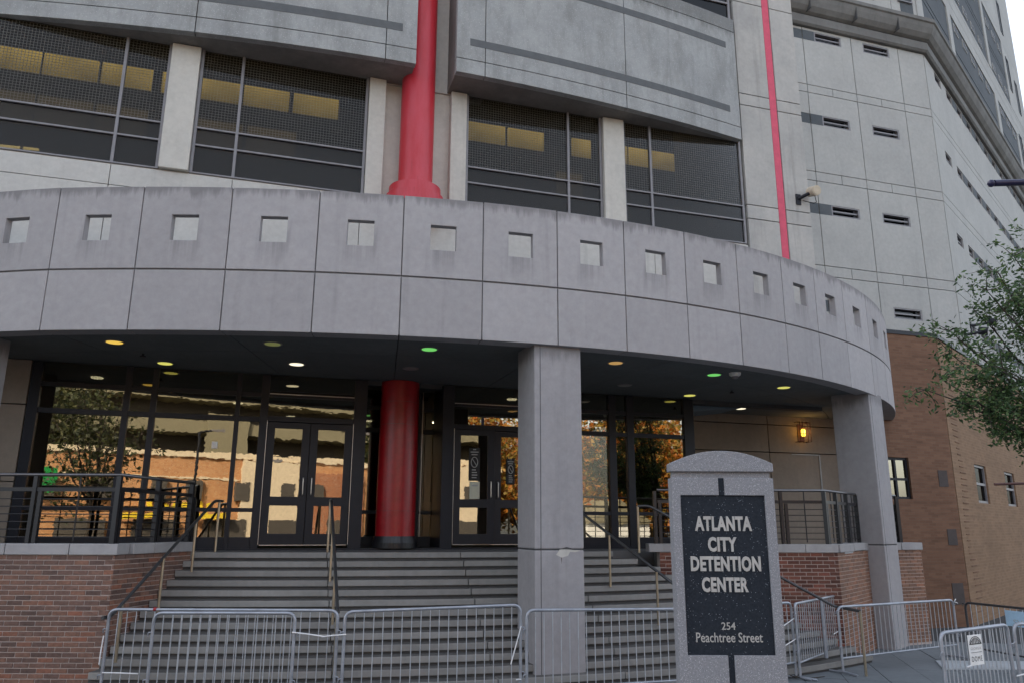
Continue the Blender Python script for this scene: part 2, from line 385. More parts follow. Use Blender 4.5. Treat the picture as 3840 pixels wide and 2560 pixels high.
M['autumn'] = leaf_mat('autumn_leaf', [(0.30, 0.075, 0.010), (0.42, 0.16, 0.02), (0.30, 0.19, 0.03), (0.14, 0.13, 0.03)])
M['darkleaf'] = leaf_mat('dark_leaf', [(0.02, 0.03, 0.012), (0.05, 0.06, 0.02), (0.09, 0.09, 0.03)])

# ------------------------------------------------------------------ mesh helpers
class MB:
    def __init__(self): self.v = []; self.f = []; self.sm = []
    def add(self, vs, fs, smooth=False):
        o = len(self.v); self.v += [Vector(p) for p in vs]
        self.f += [tuple(i + o for i in f) for f in fs]; self.sm += [smooth] * len(fs)
    def grid(self, fr, A, B, d0, d1, skip=None, plane='az'):
        """a plate over the grid A x B in frame fr, from depth d0 to d1, without the cells in skip"""
        skip = skip or set()
        na, nb = len(A), len(B)
        def p(i, j, d):
            return fr(A[i], d, B[j]) if plane == 'az' else fr(A[i], B[j], d)
        idx = {}; vs = []; fs = []
        def gi(i, j, k):
            if (i, j, k) not in idx:
                idx[(i, j, k)] = len(vs); vs.append(p(i, j, (d0, d1)[k]))
            return idx[(i, j, k)]
        ok = lambda i, j: 0 <= i < na - 1 and 0 <= j < nb - 1 and (i, j) not in skip
        for i in range(na - 1):
            for j in range(nb - 1):
                if not ok(i, j): continue
                fs.append((gi(i, j, 0), gi(i + 1, j, 0), gi(i + 1, j + 1, 0), gi(i, j + 1, 0)))
                fs.append((gi(i, j, 1), gi(i, j + 1, 1), gi(i + 1, j + 1, 1), gi(i + 1, j, 1)))
                for (di, dj, e0, e1) in ((0, -1, (i, j), (i + 1, j)), (1, 0, (i + 1, j), (i + 1, j + 1)), (0, 1, (i + 1, j + 1), (i, j + 1)), (-1, 0, (i, j + 1), (i, j))):
                    if not ok(i + di, j + dj):
                        fs.append((gi(*e0, 0), gi(*e0, 1), gi(*e1, 1), gi(*e1, 0)))
        self.add(vs, fs)
    def box(self, fr, a0, a1, b0, b1, z0, z1, n=1):
        self.grid(fr, [a0 + (a1 - a0) * i / n for i in range(n + 1)], [z0, z1], b0, b1)
    def tube(self, pts, r, n=8, r2=None, caps=True):
        pts = [Vector(p) for p in pts]; k = len(pts); vs = []; fs = []
        prev = None
        for i, p in enumerate(pts):
            t = ((pts[i + 1] - p) if i == 0 else (p - pts[i - 1]) if i == k - 1 else (pts[i + 1] - p).normalized() + (p - pts[i - 1]).normalized())
            if t.length < 1e-9: t = Vector((0, 0, 1))
            t.normalize()
            if prev is None:
                x = t.cross(Vector((0, 0, 1)))
                if x.length < 0.01: x = t.cross(Vector((1, 0, 0)))
            else: x = prev - t * prev.dot(t)
            x.normalize(); prev = x; y = t.cross(x)
            rr = r if r2 is None else r + (r2 - r) * i / (k - 1)
            for j in range(n):
                a = 2 * PI * j / n; vs.append(p + (x * math.cos(a) + y * math.sin(a)) * rr)
        for i in range(k - 1):
            for j in range(n):
                j2 = (j + 1) % n
                fs.append((i * n + j, i * n + j2, (i + 1) * n + j2, (i + 1) * n + j))
        self.add(vs, fs, True)
        if caps:
            self.add(vs[:n], [tuple(range(n))[::-1]]); self.add(vs[-n:], [tuple(range(n))])
    def prism(self, poly, z0, z1):
        n = len(poly); vs = [Vector((p[0], p[1], z0)) for p in poly] + [Vector((p[0], p[1], z1)) for p in poly]
        fs = [tuple(range(n))[::-1], tuple(range(n, 2 * n))] + [(i, (i + 1) % n, n + (i + 1) % n, n + i) for i in range(n)]
        self.add(vs, fs)
    def extrude(self, fr, poly, d0, d1):       # poly in (a, z)
        n = len(poly); vs = [fr(a, d0, z) for a, z in poly] + [fr(a, d1, z) for a, z in poly]
        fs = [tuple(range(n)), tuple(range(n, 2 * n))[::-1]] + [(i, n + i, n + (i + 1) % n, (i + 1) % n) for i in range(n)]
        self.add(vs, fs)
    def lathe(self, c, prof, n=32, smooth=True):
        vs = []; fs = []
        for r, z in prof:
            for j in range(n):
                a = 2 * PI * j / n; vs.append(Vector((c[0] + r * math.cos(a), c[1] + r * math.sin(a), z)))
        for i in range(len(prof) - 1):
            for j in range(n):
                fs.append((i * n + j, i * n + (j + 1) % n, (i + 1) * n + (j + 1) % n, (i + 1) * n + j))
        self.add(vs, fs, smooth)
        self.add(vs[:n], [tuple(range(n))[::-1]]); self.add(vs[-n:], [tuple(range(n))])
    def build(self, name, material, parent=None, bevel=0.0, kind=None):
        root = parent
        while root is not None and root.parent is not None: root = root.parent
        off = Vector(root.location) if root is not None else Vector((0, 0, 0))
        me = bpy.data.meshes.new(name)
        me.from_pydata([p - off for p in self.v], [], self.f)
        for p, s in zip(me.polygons, self.sm): p.use_smooth = s
        bm = bmesh.new(); bm.from_mesh(me)
        bmesh.ops.recalc_face_normals(bm, faces=bm.faces)
        if bevel:
            es = [e for e in bm.edges if len(e.link_faces) == 2 and e.calc_face_angle(0) > 0.6]
            bmesh.ops.bevel(bm, geom=es, offset=bevel, segments=2, affect='EDGES', profile=0.6)
        bm.to_mesh(me); bm.free()
        if isinstance(material, (list, tuple)): [me.materials.append(x) for x in material]
        else: me.materials.append(material)
        o = bpy.data.objects.new(name, me); COL.objects.link(o)
        if parent is not None: o.parent = parent
        if kind: o['kind'] = kind
        return o
def thing(name, label, cat, loc=(0, 0, 0), group=None):
    o = bpy.data.objects.new(name, None); COL.objects.link(o)
    o.location = loc; o.empty_display_size = 0.3
    o['label'] = label; o['category'] = cat
    if group: o['group'] = group
    return o
def one(fr, a0, a1, b0, b1, z0, z1, name, m, parent, bevel=0.0, n=1, kind=None):
    b = MB(); b.box(fr, a0, a1, b0, b1, z0, z1, n); return b.build(name, m, parent, bevel, kind)
def share(name, src, parent, loc, rot=(0, 0, 0), scale=None):   # another object with the same mesh data
    o = src.copy(); COL.objects.link(o); o.name = name; o.parent = parent
    root = parent
    while root.parent is not None: root = root.parent
    o.location = Vector(loc) - Vector(root.location); o.rotation_euler = rot
    if scale: o.scale = scale
    return o
def arc(p, q, up, rads, n=5): pass
def round_path(pts, r, n=5):                  # a polyline with its inner corners rounded
    pts = [Vector(p) for p in pts]; out = [pts[0]]
    for i in range(1, len(pts) - 1):
        a, b, c = pts[i - 1], pts[i], pts[i + 1]
        u, v_ = (a - b), (c - b); rr = min(r, u.length * 0.49, v_.length * 0.49)
        p0, p2 = b + u.normalized() * rr, b + v_.normalized() * rr
        for k in range(n + 1):
            t = k / n; out.append(p0 * (1 - t) ** 2 + b * 2 * t * (1 - t) + p2 * t * t)
    out.append(pts[-1]); return out
def text_mesh(s, size, ext, bold=0.0, xs=1.0, space=1.0):
    c = bpy.data.curves.new('text', 'FONT'); c.body = s; c.size = size; c.extrude = ext; c.offset = bold
    c.align_x = 'CENTER'; c.align_y = 'CENTER'; c.space_character = space; c.resolution_u = 3
    o = bpy.data.objects.new('text', c); COL.objects.link(o)
    bpy.context.view_layer.update()
    dg = bpy.context.evaluated_depsgraph_get()
    me = bpy.data.meshes.new_from_object(o.evaluated_get(dg))
    bpy.data.objects.remove(o); bpy.data.curves.remove(c)
    for v_ in me.vertices: v_.co.x *= xs
    return me
def islands(me):                               # split a text mesh into its letters (left to right)
    bm = bmesh.new(); bm.from_mesh(me); bmesh.ops.remove_doubles(bm, verts=bm.verts, dist=1e-6)
    left = set(bm.verts); out = []
    while left:
        st = [left.pop()]; grp = set(st)
        while st:
            x = st.pop()
            for e in x.link_edges:
                y = e.other_vert(x)
                if y in left: left.discard(y); grp.add(y); st.append(y)
        out.append(grp)
    res = []
    for g in sorted(out, key=lambda g: min(p.co.x for p in g)):
        ix = {p: i for i, p in enumerate(g)}
        fs = [tuple(ix[p] for p in f.verts) for f in bm.faces if f.verts[0] in g]
        res.append(([p.co.copy() for p in g], fs))
    bm.free(); return res

# ------------------------------------------------------------------ ground
SL = R(-14.0)
def FP(a, b, z):                               # the paving grid
    return Vector((a * math.cos(SL) - b * math.sin(SL), a * math.sin(SL) + b * math.cos(SL), z))
def FPG(a, b, z):
    p = FP(a, b, z); return Vector((p.x, p.y, z + ground_z(p.x, p.y)))
g = MB()
xs = [-300, -60, -20, -10, 0, 4, 7, 10, 14, 20, 28, 36, 60, 300]; ys = [-300, -80, -30, -14, -8, -4, 0, 4, 8, 12, 16, 20, 30, 60, 300]
vs = [Vector((x, y, max(ground_z(x, y), -1.9) - 0.09)) for y in ys for x in xs]; nx = len(xs)
g.add(vs, [(j * nx + i, j * nx + i + 1, (j + 1) * nx + i + 1, (j + 1) * nx + i) for j in range(len(ys) - 1) for i in range(nx - 1)])
ground = g.build('ground', M['pavejoint']); ground['kind'] = 'structure'
ph = FP(0, 0, 0)
A0 = (Vector((4.88, 14.05, 0)).x * math.cos(SL) + 14.05 * math.sin(SL)) % 0.635
for i in range(-6, 24):
    for j in range(4, 32):
        a, b = A0 + i * 0.635, j * 1.25 - 20 + (0.6 if i % 2 else 0.0) * 0
        ctr = FP(a + 0.3, b + 0.6, 0)
        if not (-9 < ctr.x < 13 and 3.5 < ctr.y < 17): continue
        m = MB()
        lift = random.uniform(-0.003, 0.003)
        m.grid(FPG, [a + 0.006, a + 0.629], [b + 0.006, b + 1.244], lift, lift - 0.085, plane='ab')
        m.build('paving_slab', M['paving'], ground)
st = MB(); st.grid(FP, [-120, 120], [-26, -3.5], -0.03, -0.08, plane='ab')
o = st.build('street', M['asphalt']); o['kind'] = 'structure'
kb = MB(); kb.prism([(7.25, 13.75), (9.9, 13.7), (10.2, 14.45), (7.55, 14.55)], -0.02, 0.022)
o = kb.build('kerb', M['kerb']); o['kind'] = 'structure'

# ------------------------------------------------------------------ main building
bld = thing('detention_building', 'pale concrete main building with dark meshed window bays behind the curved canopy', 'building', F1(2.4, 14.9, 0))
FB = 14.9
# lower wall (seen through the canopy openings) and the sill course, panel by panel
def panels(A, Z, d0, d1, m, gap=0.012, name='wall_panel', fr=F1, parent=bld, bev=0.006):
    for i in range(len(A) - 1):
        for j in range(len(Z) - 1):
            one(fr, A[i] + gap / 2, A[i + 1] - gap / 2, d0, d1, Z[j] + gap / 2, Z[j + 1] - gap / 2, name, m, parent, bev)
one(F1, -25, 12.40, FB + 0.12, FB + 0.35, 5.0, 8.9, 'wall_backing', M['joint'], bld)
panels([-25, -14.2, -11.2, -8.4, -5.6, -3.29, -1.13, 1.36, 3.54, 5.97, 8.06, 10.58], [5.35, 6.9, 8.48, 8.90], FB - 0.02, FB + 0.12, M['facade'])
one(F1, -25, 10.56, FB + 0.02, FB + 0.5, 8.90, 8.925, 'sill_bed', M['facade'], bld)
# piers between the window bays
for a0, a1, d in ((-2.47, -1.94, 0.12), (1.42, 1.77, 0.10), (3.20, 3.55, 0.10), (6.81, 7.33, 0.12), (-8.0, -7.47, 0.12)):
    one(F1, a0, a1, FB - d, FB + 0.3, 8.925, 11.60, 'pier', M['pier'], bld, 0.015)
one(F1, 1.77, 3.20, FB + 0.10, FB + 0.3, 8.925, 11.60, 'wall_panel', M['pier'], bld)
one(F1, 1.45, 3.95, FB + 0.06, FB + 0.29, 11.605, 17.0, 'wall_panel', M['facade'], bld)
# window bays: frame > panes, wire screen
def bay(a0, a1, mull, z0=8.925, z1=11.62, screen=True):
    f = MB(); t = 0.055; b0, b1 = FB - 0.02, FB + 0.07
    f.grid(F1, [a0, a0 + t, mull - t / 2, mull + t / 2, a1 - t, a1], [z0, z0 + 0.03, 9.512, 9.548, 9.882, 9.918, z1], b0, b1, {(i, j) for i in (1, 3) for j in (1, 3, 5)})
    w_ = f.build('window', M['frame2'], bld, 0.004)
    for (x0, x1) in ((a0 + t, mull - t / 2), (mull + t / 2, a1 - t)):
        for (p0, p1) in ((z0 + 0.03, 9.512), (9.548, 9.882), (9.918, z1)):
            one(F1, x0, x1, FB + 0.02, FB + 0.028, p0, p1, 'pane', M['upglass'], w_)
    s_ = MB(); q = 0.0042
    for (x0, x1) in ((a0 + t, mull - t / 2), (mull + t / 2, a1 - t)):
        n = int((x1 - x0) / 0.058)
        for i in range(n + 1):
            x = x0 + (x1 - x0) * i / n; s_.box(F1, x - q, x + q, FB + 0.050, FB + 0.056, 9.93, z1)
        k = int((z1 - 9.93) / 0.058)
        for i in range(k + 1):
            zz = 9.93 + (z1 - 9.93) * i / k; s_.box(F1, x0, x1, FB + 0.058, FB + 0.064, zz - q, zz + q)
    s_.build('wire_screen', M['meshw'], w_, kind='stuff')
    for (x0, x1) in ((a0 + t, mull - t / 2), (mull + t / 2, a1 - t)):
        one(F1, x0, x1, FB + 0.066, FB + 0.068, z0 + 0.03, 9.90, 'insect_screen', M['bug'], w_)
bay(-7.45, -2.48, -3.29); bay(-1.93, 1.41, -1.13); bay(3.56, 6.80, 5.97); bay(7.34, 10.56, 8.06)
# the room behind them, with its lit panes
one(F1, -20, 12.3, 21.0, 21.2, 8.0, 14.5, 'room_wall', M['room'], bld)
one(F1, -20, 12.3, FB + 0.3, 21.0, 8.55, 8.7, 'room_floor', M['room'], bld)
one(F1, -20, 12.3, FB + 0.3, 21.0, 14.3, 14.5, 'room_ceiling', M['room'], bld)
for a0, a1 in ((-9.4, -8.2), (-8.12, -6.98), (-6.9, -5.98), (-5.92, -4.74), (-4.66, -3.52), (-3.3, -2.50), (-2.40, -1.43), (-1.36, -0.24), (-0.14, 1.02), (4.57, 5.66), (5.74, 6.82), (7.7, 8.3), (8.62, 9.46), (9.52, 11.15)):
    one(F1, a0, a1, 18.9, 18.96, 12.77, 13.33, 'lit_pane', M['lit'], bld)
for a0, a1 in ((-9.4, -8.2), (-8.12, -6.98), (-6.9, -5.98), (-5.92, -4.74), (-4.66, -3.52), (-2.4, -1.3), (-1.2, 0.0), (7.2, 8.0)):
    one(F1, a0, a1, 18.9, 18.95, 11.4, 12.2, 'pane_reflection', M['dimlit'], bld)  # glowing slabs imitate dim reflections of the lit panes
for p, q in (((-40, 544), (74, 554)), ((88, 556), (145, 564))):
    (a0, z0), (a1, z1) = onb(*p, 18.0), onb(*q, 18.0)
    tb = MB(); tb.tube([F1(a0, 18.0, z0), F1(a1, 18.0, (z0 + z1) / 2 + 0.01)], 0.03, 6); tb.build('light_tube', M['tube'], bld)
# curved overhanging bands with grooves and dark inlays
def band(a0, a1, zlo, zhi, cuts, stripes, back=FB + 0.05):
    cuts = [a0] + cuts + [a1]
    zs = [zlo, zlo + 0.335, 14.62, zhi] if zhi > 14.7 else [zlo, zhi]
    for i in range(len(cuts) - 1):
        for j in range(len(zs) - 1):
            n = max(2, int((cuts[i + 1] - cuts[i]) / 0.7))
            one(FO, cuts[i] + 0.008, cuts[i + 1] - 0.008, 0.0, 0.16, zs[j] + (0.008 if j else 0), zs[j + 1] - 0.008, 'band_panel', M['overhang'], bld, 0.008, n)
    # body behind the panels reaches back to the window wall
    m = MB(); n = 24; A = [a0 + 0.02 + (a1 - a0 - 0.04) * i / n for i in range(n + 1)]
    top = [FO(a, 0.15, 0) for a in A]; bk = [F1(a, back, 0) for a in A]
    for z0, z1, nm in ((zlo + 0.012, zhi - 0.02, 'band_body'),):
        vs = [Vector((p.x, p.y, z)) for p in top for z in (z0, z1)] + [Vector((p.x, p.y, z)) for p in bk for z in (z0, z1)]
        K = 2 * (n + 1); fs = []
        for i in range(n):
            fs += [(2 * i, 2 * i + 2, 2 * i + 3, 2 * i + 1), (K + 2 * i, K + 2 * i + 1, K + 2 * i + 3, K + 2 * i + 2), (2 * i, K + 2 * i, K + 2 * i + 2, 2 * i + 2), (2 * i + 1, 2 * i + 3, K + 2 * i + 3, K + 2 * i + 1)]
        fs += [(0, 1, K + 1, K), (2 * n, K + 2 * n, K + 2 * n + 1, 2 * n + 1)]
        m.add(vs, fs); m.build(nm, M['soffitup'], bld)
    for (b0, b1, z0, z1) in stripes:
        one(FO, b0, b1, -0.006, 0.02, z0, z1, 'inlay', M['stripe'], bld, 0, max(2, int((b1 - b0) / 0.7)))
M['soffitup'] = concrete('stained_soffit', (0.25, 0.235, 0.22), (0.17, 0.16, 0.15), 0.2, moss=0.5)
band(-16, 2.27, 11.605, 15.0, [-13.0, -9.3, -5.7, -2.03, 1.63], [(-2.03, 1.96, 12.31, 12.49), (-9.0, -2.05, 12.31, 12.49), (-9, 1.96, 14.08, 14.25)])
band(3.11, 10.53, 11.605, 15.0, [3.75, 7.18], [(3.41, 10.21, 12.28, 12.45), (3.41, 10.21, 14.08, 14.25)])
# upper storey above the bands
def bay2(a0, a1):
    m_ = (a0 + a1) / 2; f = MB()
    f.grid(F1, [a0, a0 + 0.06, m_ - 0.03, m_ + 0.03, a1 - 0.06, a1], [15.0, 15.04, 15.55, 15.60, 16.9], FB - 0.02, FB + 0.07, {(i, j) for i in (1, 3) for j in (1, 3)})
    w_ = f.build('window', M['frame2'], bld)
    for x0, x1 in ((a0 + 0.06, m_ - 0.03), (m_ + 0.03, a1 - 0.06)):
        for z0, z1 in ((15.04, 15.55), (15.60, 16.9)): one(F1, x0, x1, FB + 0.02, FB + 0.03, z0, z1, 'pane', M['slitglass'], w_)
bay2(3.6, 10.54); bay2(-8, 1.8)
one(F1, -25, 12.3, FB + 0.3, 30, 14.52, 17.0, 'upper_block', M['facade'], bld)
one(F1, -25, -20.02, FB + 0.3, 30, 0, 14.5, 'end_wall', M['facade'], bld)
one(F1, -25, 12.3, 30.02, 30.4, 0, 17.0, 'rear_wall', M['facade'], bld)
# wall with the pink strip, right of the bays
for a0, a1 in ((10.60, 11.505), (11.715, 12.45)):
    panels([a0, a1], [5.35, 9.58, 9.94, 12.65, 12.97, 15.67, 17.0], FB - 0.06, FB + 0.25, M['stripewall'], 0.022)
one(F1, 10.62, 12.43, FB + 0.25, 18.2, 5.32, 17.0, 'wall_backing', M['stripewall'], bld)
one(F1, 11.51, 11.71, FB - 0.045, FB + 0.24, 5.35, 17.0, 'pink_strip', M['pink'], bld, 0.004)

# ------------------------------------------------------------------ tower
tow = thing('tower_block', 'tall pale concrete tower with slit windows and sooty cornice', 'building', F1(20.27, 17.9, 0))
TB = 17.9
ROWS = (17.76, 14.745, 11.715, 8.64, 5.6)
# front face: panels with slit openings between the grooves
AV = [12.5, 15.34, 17.24, 19.16, 20.26]
WIN = {1: (15.79, 16.84), 2: (17.71, 18.79)}
levels = [(6.92, 9.55), (9.90, 12.62), (12.95, 15.66), (15.96, 18.02)]
def slit(fr, a0, a1, zc, d, parent, h=0.35):
    f = MB(); t = 0.05
    f.grid(fr, [a0, a0 + t, a1 - t, a1], [zc - h / 2, zc - h / 2 + t * 0.8, zc + h / 2 - t * 0.8, zc + h / 2], d + 0.01, d + 0.16, {(1, 1)})
    w_ = f.build('window', M['frame2'], parent)
    one(fr, a0 + t, a1 - t, d + 0.04, d + 0.075, zc - 0.022, zc + 0.022, 'louvre', M['frame2'], w_)
    one(fr, a0 + t, a1 - t, d + 0.13, d + 0.14, zc - h / 2 + t * 0.8, zc + h / 2 - t * 0.8, 'pane', M['slitglass'], w_)
    one(fr, a1 - t - 0.12, a1 - t - 0.05, d + 0.08, d + 0.12, zc - h / 2 + t * 0.8, zc + h / 2 - t * 0.8, 'latch_post', M['frame'], w_)
for (z0, z1), zc in zip(levels, (8.64, 11.715, 14.745, 17.76)):
    for i in range(4):
        m = MB(); a0, a1 = AV[i] + 0.012, AV[i + 1] - 0.012
        if i in WIN:
            w0, w1 = WIN[i]; m.grid(F1, [a0, w0, w1, a1], [z0, zc - 0.175, zc + 0.175, z1], TB, TB + 0.22, {(1, 1)})
            slit(F1, w0, w1, zc, TB, tow)
        elif i == 0:
            m.grid(F1, [a0, 14.9, a1], [z0, zc - 0.175, zc + 0.175, z1], TB, TB + 0.22, {(1, 1)})
            one(F1, 14.9, a1, TB + 0.012, TB + 0.2, zc - 0.175, zc + 0.175, 'grey_block', M['towergrey'], tow)
        else: m.box(F1, a0, a1, TB, TB + 0.22, z0, z1)
        m.build('wall_panel', M['tower'], tow, 0.006)
    one(F1, AV[1] + 0.012, 15.785, TB - 0.004, TB + 0.02, zc - 0.175, zc + 0.175, 'grey_block', M['towergrey'], tow)
for z0, z1 in ((9.57, 9.88), (12.64, 12.93), (15.68, 15.94)):
    B = [12.5, 15.34, 16.30, 17.24, 18.22, 19.16, 20.26]
    for i in range(6): one(F1, B[i] + 0.010, B[i + 1] - 0.010, TB, TB + 0.22, z0, z1, 'course_panel', M['tower'], tow, 0.005)
one(F1, 12.46, 20.20, TB + 0.22, TB + 9, 0, 18.2, 'tower_core', M['joint'], tow)
# right face (second axis)
SEND = 23.5
def sfix(s): return s
for (z0, z1), zc in zip(levels, (8.64, 11.715, 14.72, 17.78)):
    m = MB(); S = [0.02, 1.22, 2.02]; x = 2.75
    while x < SEND - 1: S += [x, x + 0.78]; x += 1.46
    S.append(SEND)
    zz = [z0, zc - 0.19, zc + 0.19, z1]
    sk = {(i, 1) for i in range(1, len(S) - 1, 2)}
    m.grid(F2, S, zz, 0.0, 0.22, sk); m.build('wall_panel', M['tower'], tow)
    for k, i in enumerate(range(1, len(S) - 1, 2)):
        slit(F2, S[i], S[i + 1], zc, 0.02, tow, 0.38)
        if k >= 1 and i + 2 < len(S):
            one(F2, S[i + 1] + 0.01, S[i + 2] - 0.01, -0.006, 0.03, zc - 0.19, zc + 0.19, 'grey_block', M['towergrey'], tow)
for z0, z1 in ((9.57, 9.88), (12.64, 12.93), (15.68, 15.94)):
    one(F2, 0.02, SEND, 0.0, 0.22, z0, z1, 'course_panel', M['tower'], tow)
m = MB(); m.prism([F2(0.1, 0.24, 0)[:2], F2(SEND, 0.24, 0)[:2], F2(SEND, 12, 0)[:2], F1(12.5, 27, 0)[:2], F1(12.5, TB + 0.24, 0)[:2]], 0.0, 34.0)
m.build('tower_core', M['tower'], tow)
# sooty cornice of two mouldings turning the corner
def corn(prof, nm):
    k = len(prof); vs = []; fs = []
    # offset out e, height z ; stations along the front, the mitre, and the right face
    bis = math.tan((P2 - P1) / 2)
    for e, z in prof: vs.append(F1(12.46, TB - e, z))
    for e, z in prof: vs.append(F1(20.27 + e * bis, TB - e, z))
    for e, z in prof: vs.append(F2(SEND, -e, z))
    for st_ in range(2):
        for i in range(k):
            j = (i + 1) % k; fs.append((st_ * k + i, (st_ + 1) * k + i, (st_ + 1) * k + j, st_ * k + j))
    fs += [tuple(range(k)), tuple(range(2 * k, 3 * k))[::-1]]
    m = MB(); m.add(vs, fs); return m.build(nm, M['cornice'], tow, 0.01)
corn([(-0.1, 18.03), (0.10, 18.03), (0.16, 18.10), (0.16, 18.38), (-0.1, 18.40)], 'cornice_fascia')
rl = [(-0.1, 18.42), (0.14, 18.42), (0.24, 18.47), (0.35, 18.60), (0.42, 18.78), (0.45, 18.92), (0.50, 18.95), (0.50, 19.08), (-0.1, 19.09)]
corn(rl, 'cornice_roll')
corn([(-0.1, 19.11), (0.12, 19.11), (0.12, 19.30), (-0.1, 19.32)], 'cornice_cap')
for a in (13.4, 15.4, 17.2, 18.9):
    one(F1, a - 0.012, a + 0.012, TB - 0.44, TB, 18.44, 18.93, 'cornice_joint', M['joint'], tow)
# above the cornice: front wall with one grey panel, right face with grey panels and slits
panels([12.5, 15.34, 17.24, 19.16, 20.25], [19.33, 22.2, 25.2, 28.2, 31.2, 34.0], TB + 0.02, TB + 0.24, M['tower'], 0.02, parent=tow)
for a0, a1 in ((17.35, 18.45), (19.55, 20.1)):
    one(F1, a0, a1, TB + 0.012, TB + 0.05, 19.75 if a0 < 19 else 19.33, 21.0, 'grey_panel', M['towergrey'], tow)
slit(F1, 19.45, 20.05, 20.2, TB - 0.06, tow, 0.5)
panels([0.02, 0.9], [19.33, 22.6, 26, 30, 34.0], 0.0, 0.22, M['tower'], 0.015, fr=F2, parent=tow)
panels([0.92, SEND], [22.75, 23.35, 23.95, 24.2], 0.0, 0.22, M['tower'], 0.02, fr=F2, parent=tow)
panels([4.98, 5.55], [19.33, 22.73], -0.02, 0.22, M['tower'], 0.0, fr=F2, parent=tow)
panels([13.62, 14.3], [19.33, 22.73], -0.02, 0.22, M['tower'], 0.0, fr=F2, parent=tow)
panels([13.42, 14.02], [24.22, 28.2], -0.02, 0.22, M['tower'], 0.0, fr=F2, parent=tow)
panels([6.2, 6.8], [24.22, 28.2], -0.02, 0.22, M['tower'], 0.0, fr=F2, parent=tow)
panels([18.6, SEND], [24.22, 26.2, 28.2, 31.2, 34.0], 0.0, 0.22, M['tower'], 0.02, fr=F2, parent=tow)
panels([0.92, 18.58], [28.22, 28.8, 31.2, 34.0], 0.0, 0.22, M['tower'], 0.02, fr=F2, parent=tow)
panels([18.9, SEND], [19.33, 22.73], 0.0, 0.22, M['tower'], 0.02, fr=F2, parent=tow)
for s0, s1_, z0, z1 in ((0.92, 4.96, 19.33, 22.73), (5.57, 13.6, 19.33, 22.73), (14.32, 18.88, 19.33, 22.73), (0.92, 6.18, 24.22, 28.2), (6.82, 13.4, 24.22, 28.2), (14.04, 18.58, 24.22, 28.2)):
    zm = 21.0 if z0 < 20 else 25.9
    for q0, q1 in ((z0, zm - 0.16), (zm - 0.12, zm + 0.12), (zm + 0.16, z1)):
        one(F2, s0, s1_, 0.03, 0.22, q0 + 0.01, q1 - 0.01, 'grey_panel', M['towergrey'], tow)
    x = s0 + 0.55
    while x + 0.7 < s1_:
        for zc in ((19.78, 22.38) if z0 < 20 else (24.7, 27.3)):
            f = MB(); f.grid(F2, [x, x + 0.05, x + 0.67, x + 0.70], [zc - 0.2, zc - 0.15, zc + 0.17, zc + 0.2], 0.005, 0.06, {(1, 1)})
            w_ = f.build('window', M['tower'], tow)
            one(F2, x + 0.06, x + 0.66, 0.005, 0.028, zc - 0.13, zc + 0.15, 'pane', M['slitglass'], w_)
        x += 1.42
for s0, z0 in ((19.3, 25.6), (19.3, 29.2), (21.2, 25.0), (19.6, 21.0)):
    f = MB(); f.grid(F2, [s0, s0 + 0.06, s0 + 0.6, s0 + 0.66], [z0, z0 + 0.1, z0 + 1.9, z0 + 2.0], -0.03, 0.05, {(1, 1)})
    w_ = f.build('window', M['towergrey'], tow); one(F2, s0 + 0.06, s0 + 0.6, -0.01, -0.003, z0 + 0.1, z0 + 1.9, 'pane', M['slitglass'], w_)

# ------------------------------------------------------------------ brick annex at the tower's foot
anx = thing('brick_annex', 'red brown brick annex with a tan side wall at the foot of the tower', 'building', AC)
b0 = 16.0
m = MB()
w0, w1 = 14.94, 15.74
m.grid(F1, [14.62, w0, w1, 17.16], [-0.3, 3.03, 4.08, 7.37], b0, b0 + 0.4, {(1, 1)})
m.build('brick_front', M['annex'], anx)
def onA(u, v):
    d = ray(u, v); n = Vector((-s2, c2, 0)); q = O + d * ((AC - O).dot(n) / d.dot(n)); e = q - AC
    return e.x * c2 + e.y * s2, q.z
sw = [onA(3662, 1812)[0], onA(3704, 1812)[0], onA(3774, 1832)[0], onA(3809, 1832)[0]]
zw0, zw1 = onA(3684, 1884)[1], onA(3684, 1745)[1]
m = MB(); m.grid(F2A, [0.02, *sw, 26], [-0.3, zw0, zw1, 7.35], 0.0, 0.4, {(1, 1), (3, 1)}); m.build('tan_side_wall', M['annexside'], anx)
m = MB(); m.prism([F1(14.6, b0 - 0.03, 0)[:2], F1(17.20, b0 - 0.03, 0)[:2], F2A(26, -0.03, 0)[:2], F2A(26, 0.6, 0)[:2], F1(17.0, b0 + 0.45, 0)[:2], F1(14.6, b0 + 0.45, 0)[:2]], 7.37, 7.48)
m.build('cap', M['frame'], anx)
f = MB(); f.grid(F1, [w0, w0 + 0.06, (w0 + w1) / 2 - 0.03, (w0 + w1) / 2 + 0.03, w1 - 0.06, w1], [3.03, 3.09, 3.50, 3.56, 4.02, 4.08], b0 + 0.06, b0 + 0.14, {(1, 1), (3, 1), (1, 3), (3, 3)})
wf = f.build('window', M['frame'], anx)
one(F1, w0 + 0.06, w1 - 0.06, b0 + 0.10, b0 + 0.108, 3.09, 4.02, 'pane', M['glass'], wf)
one(F1, w0, w1, b0 + 0.3, b0 + 0.38, 3.03, 4.08, 'blind', M['roomdark'], wf)
for s0, s1_ in (sw[:2], sw[2:]):
    f = MB(); f.grid(F2A, [s0, s0 + 0.07, s1_ - 0.07, s1_], [zw0, zw0 + 0.07, (zw0 + zw1) / 2 - 0.035, (zw0 + zw1) / 2 + 0.035, zw1 - 0.07, zw1], 0.05, 0.14, {(1, 1), (1, 3)})
    wf = f.build('window', M['frame2'], anx); one(F2A, s0 + 0.07, s1_ - 0.07, 0.10, 0.11, zw0 + 0.07, zw1 - 0.07, 'pane', M['slitglass'], wf)
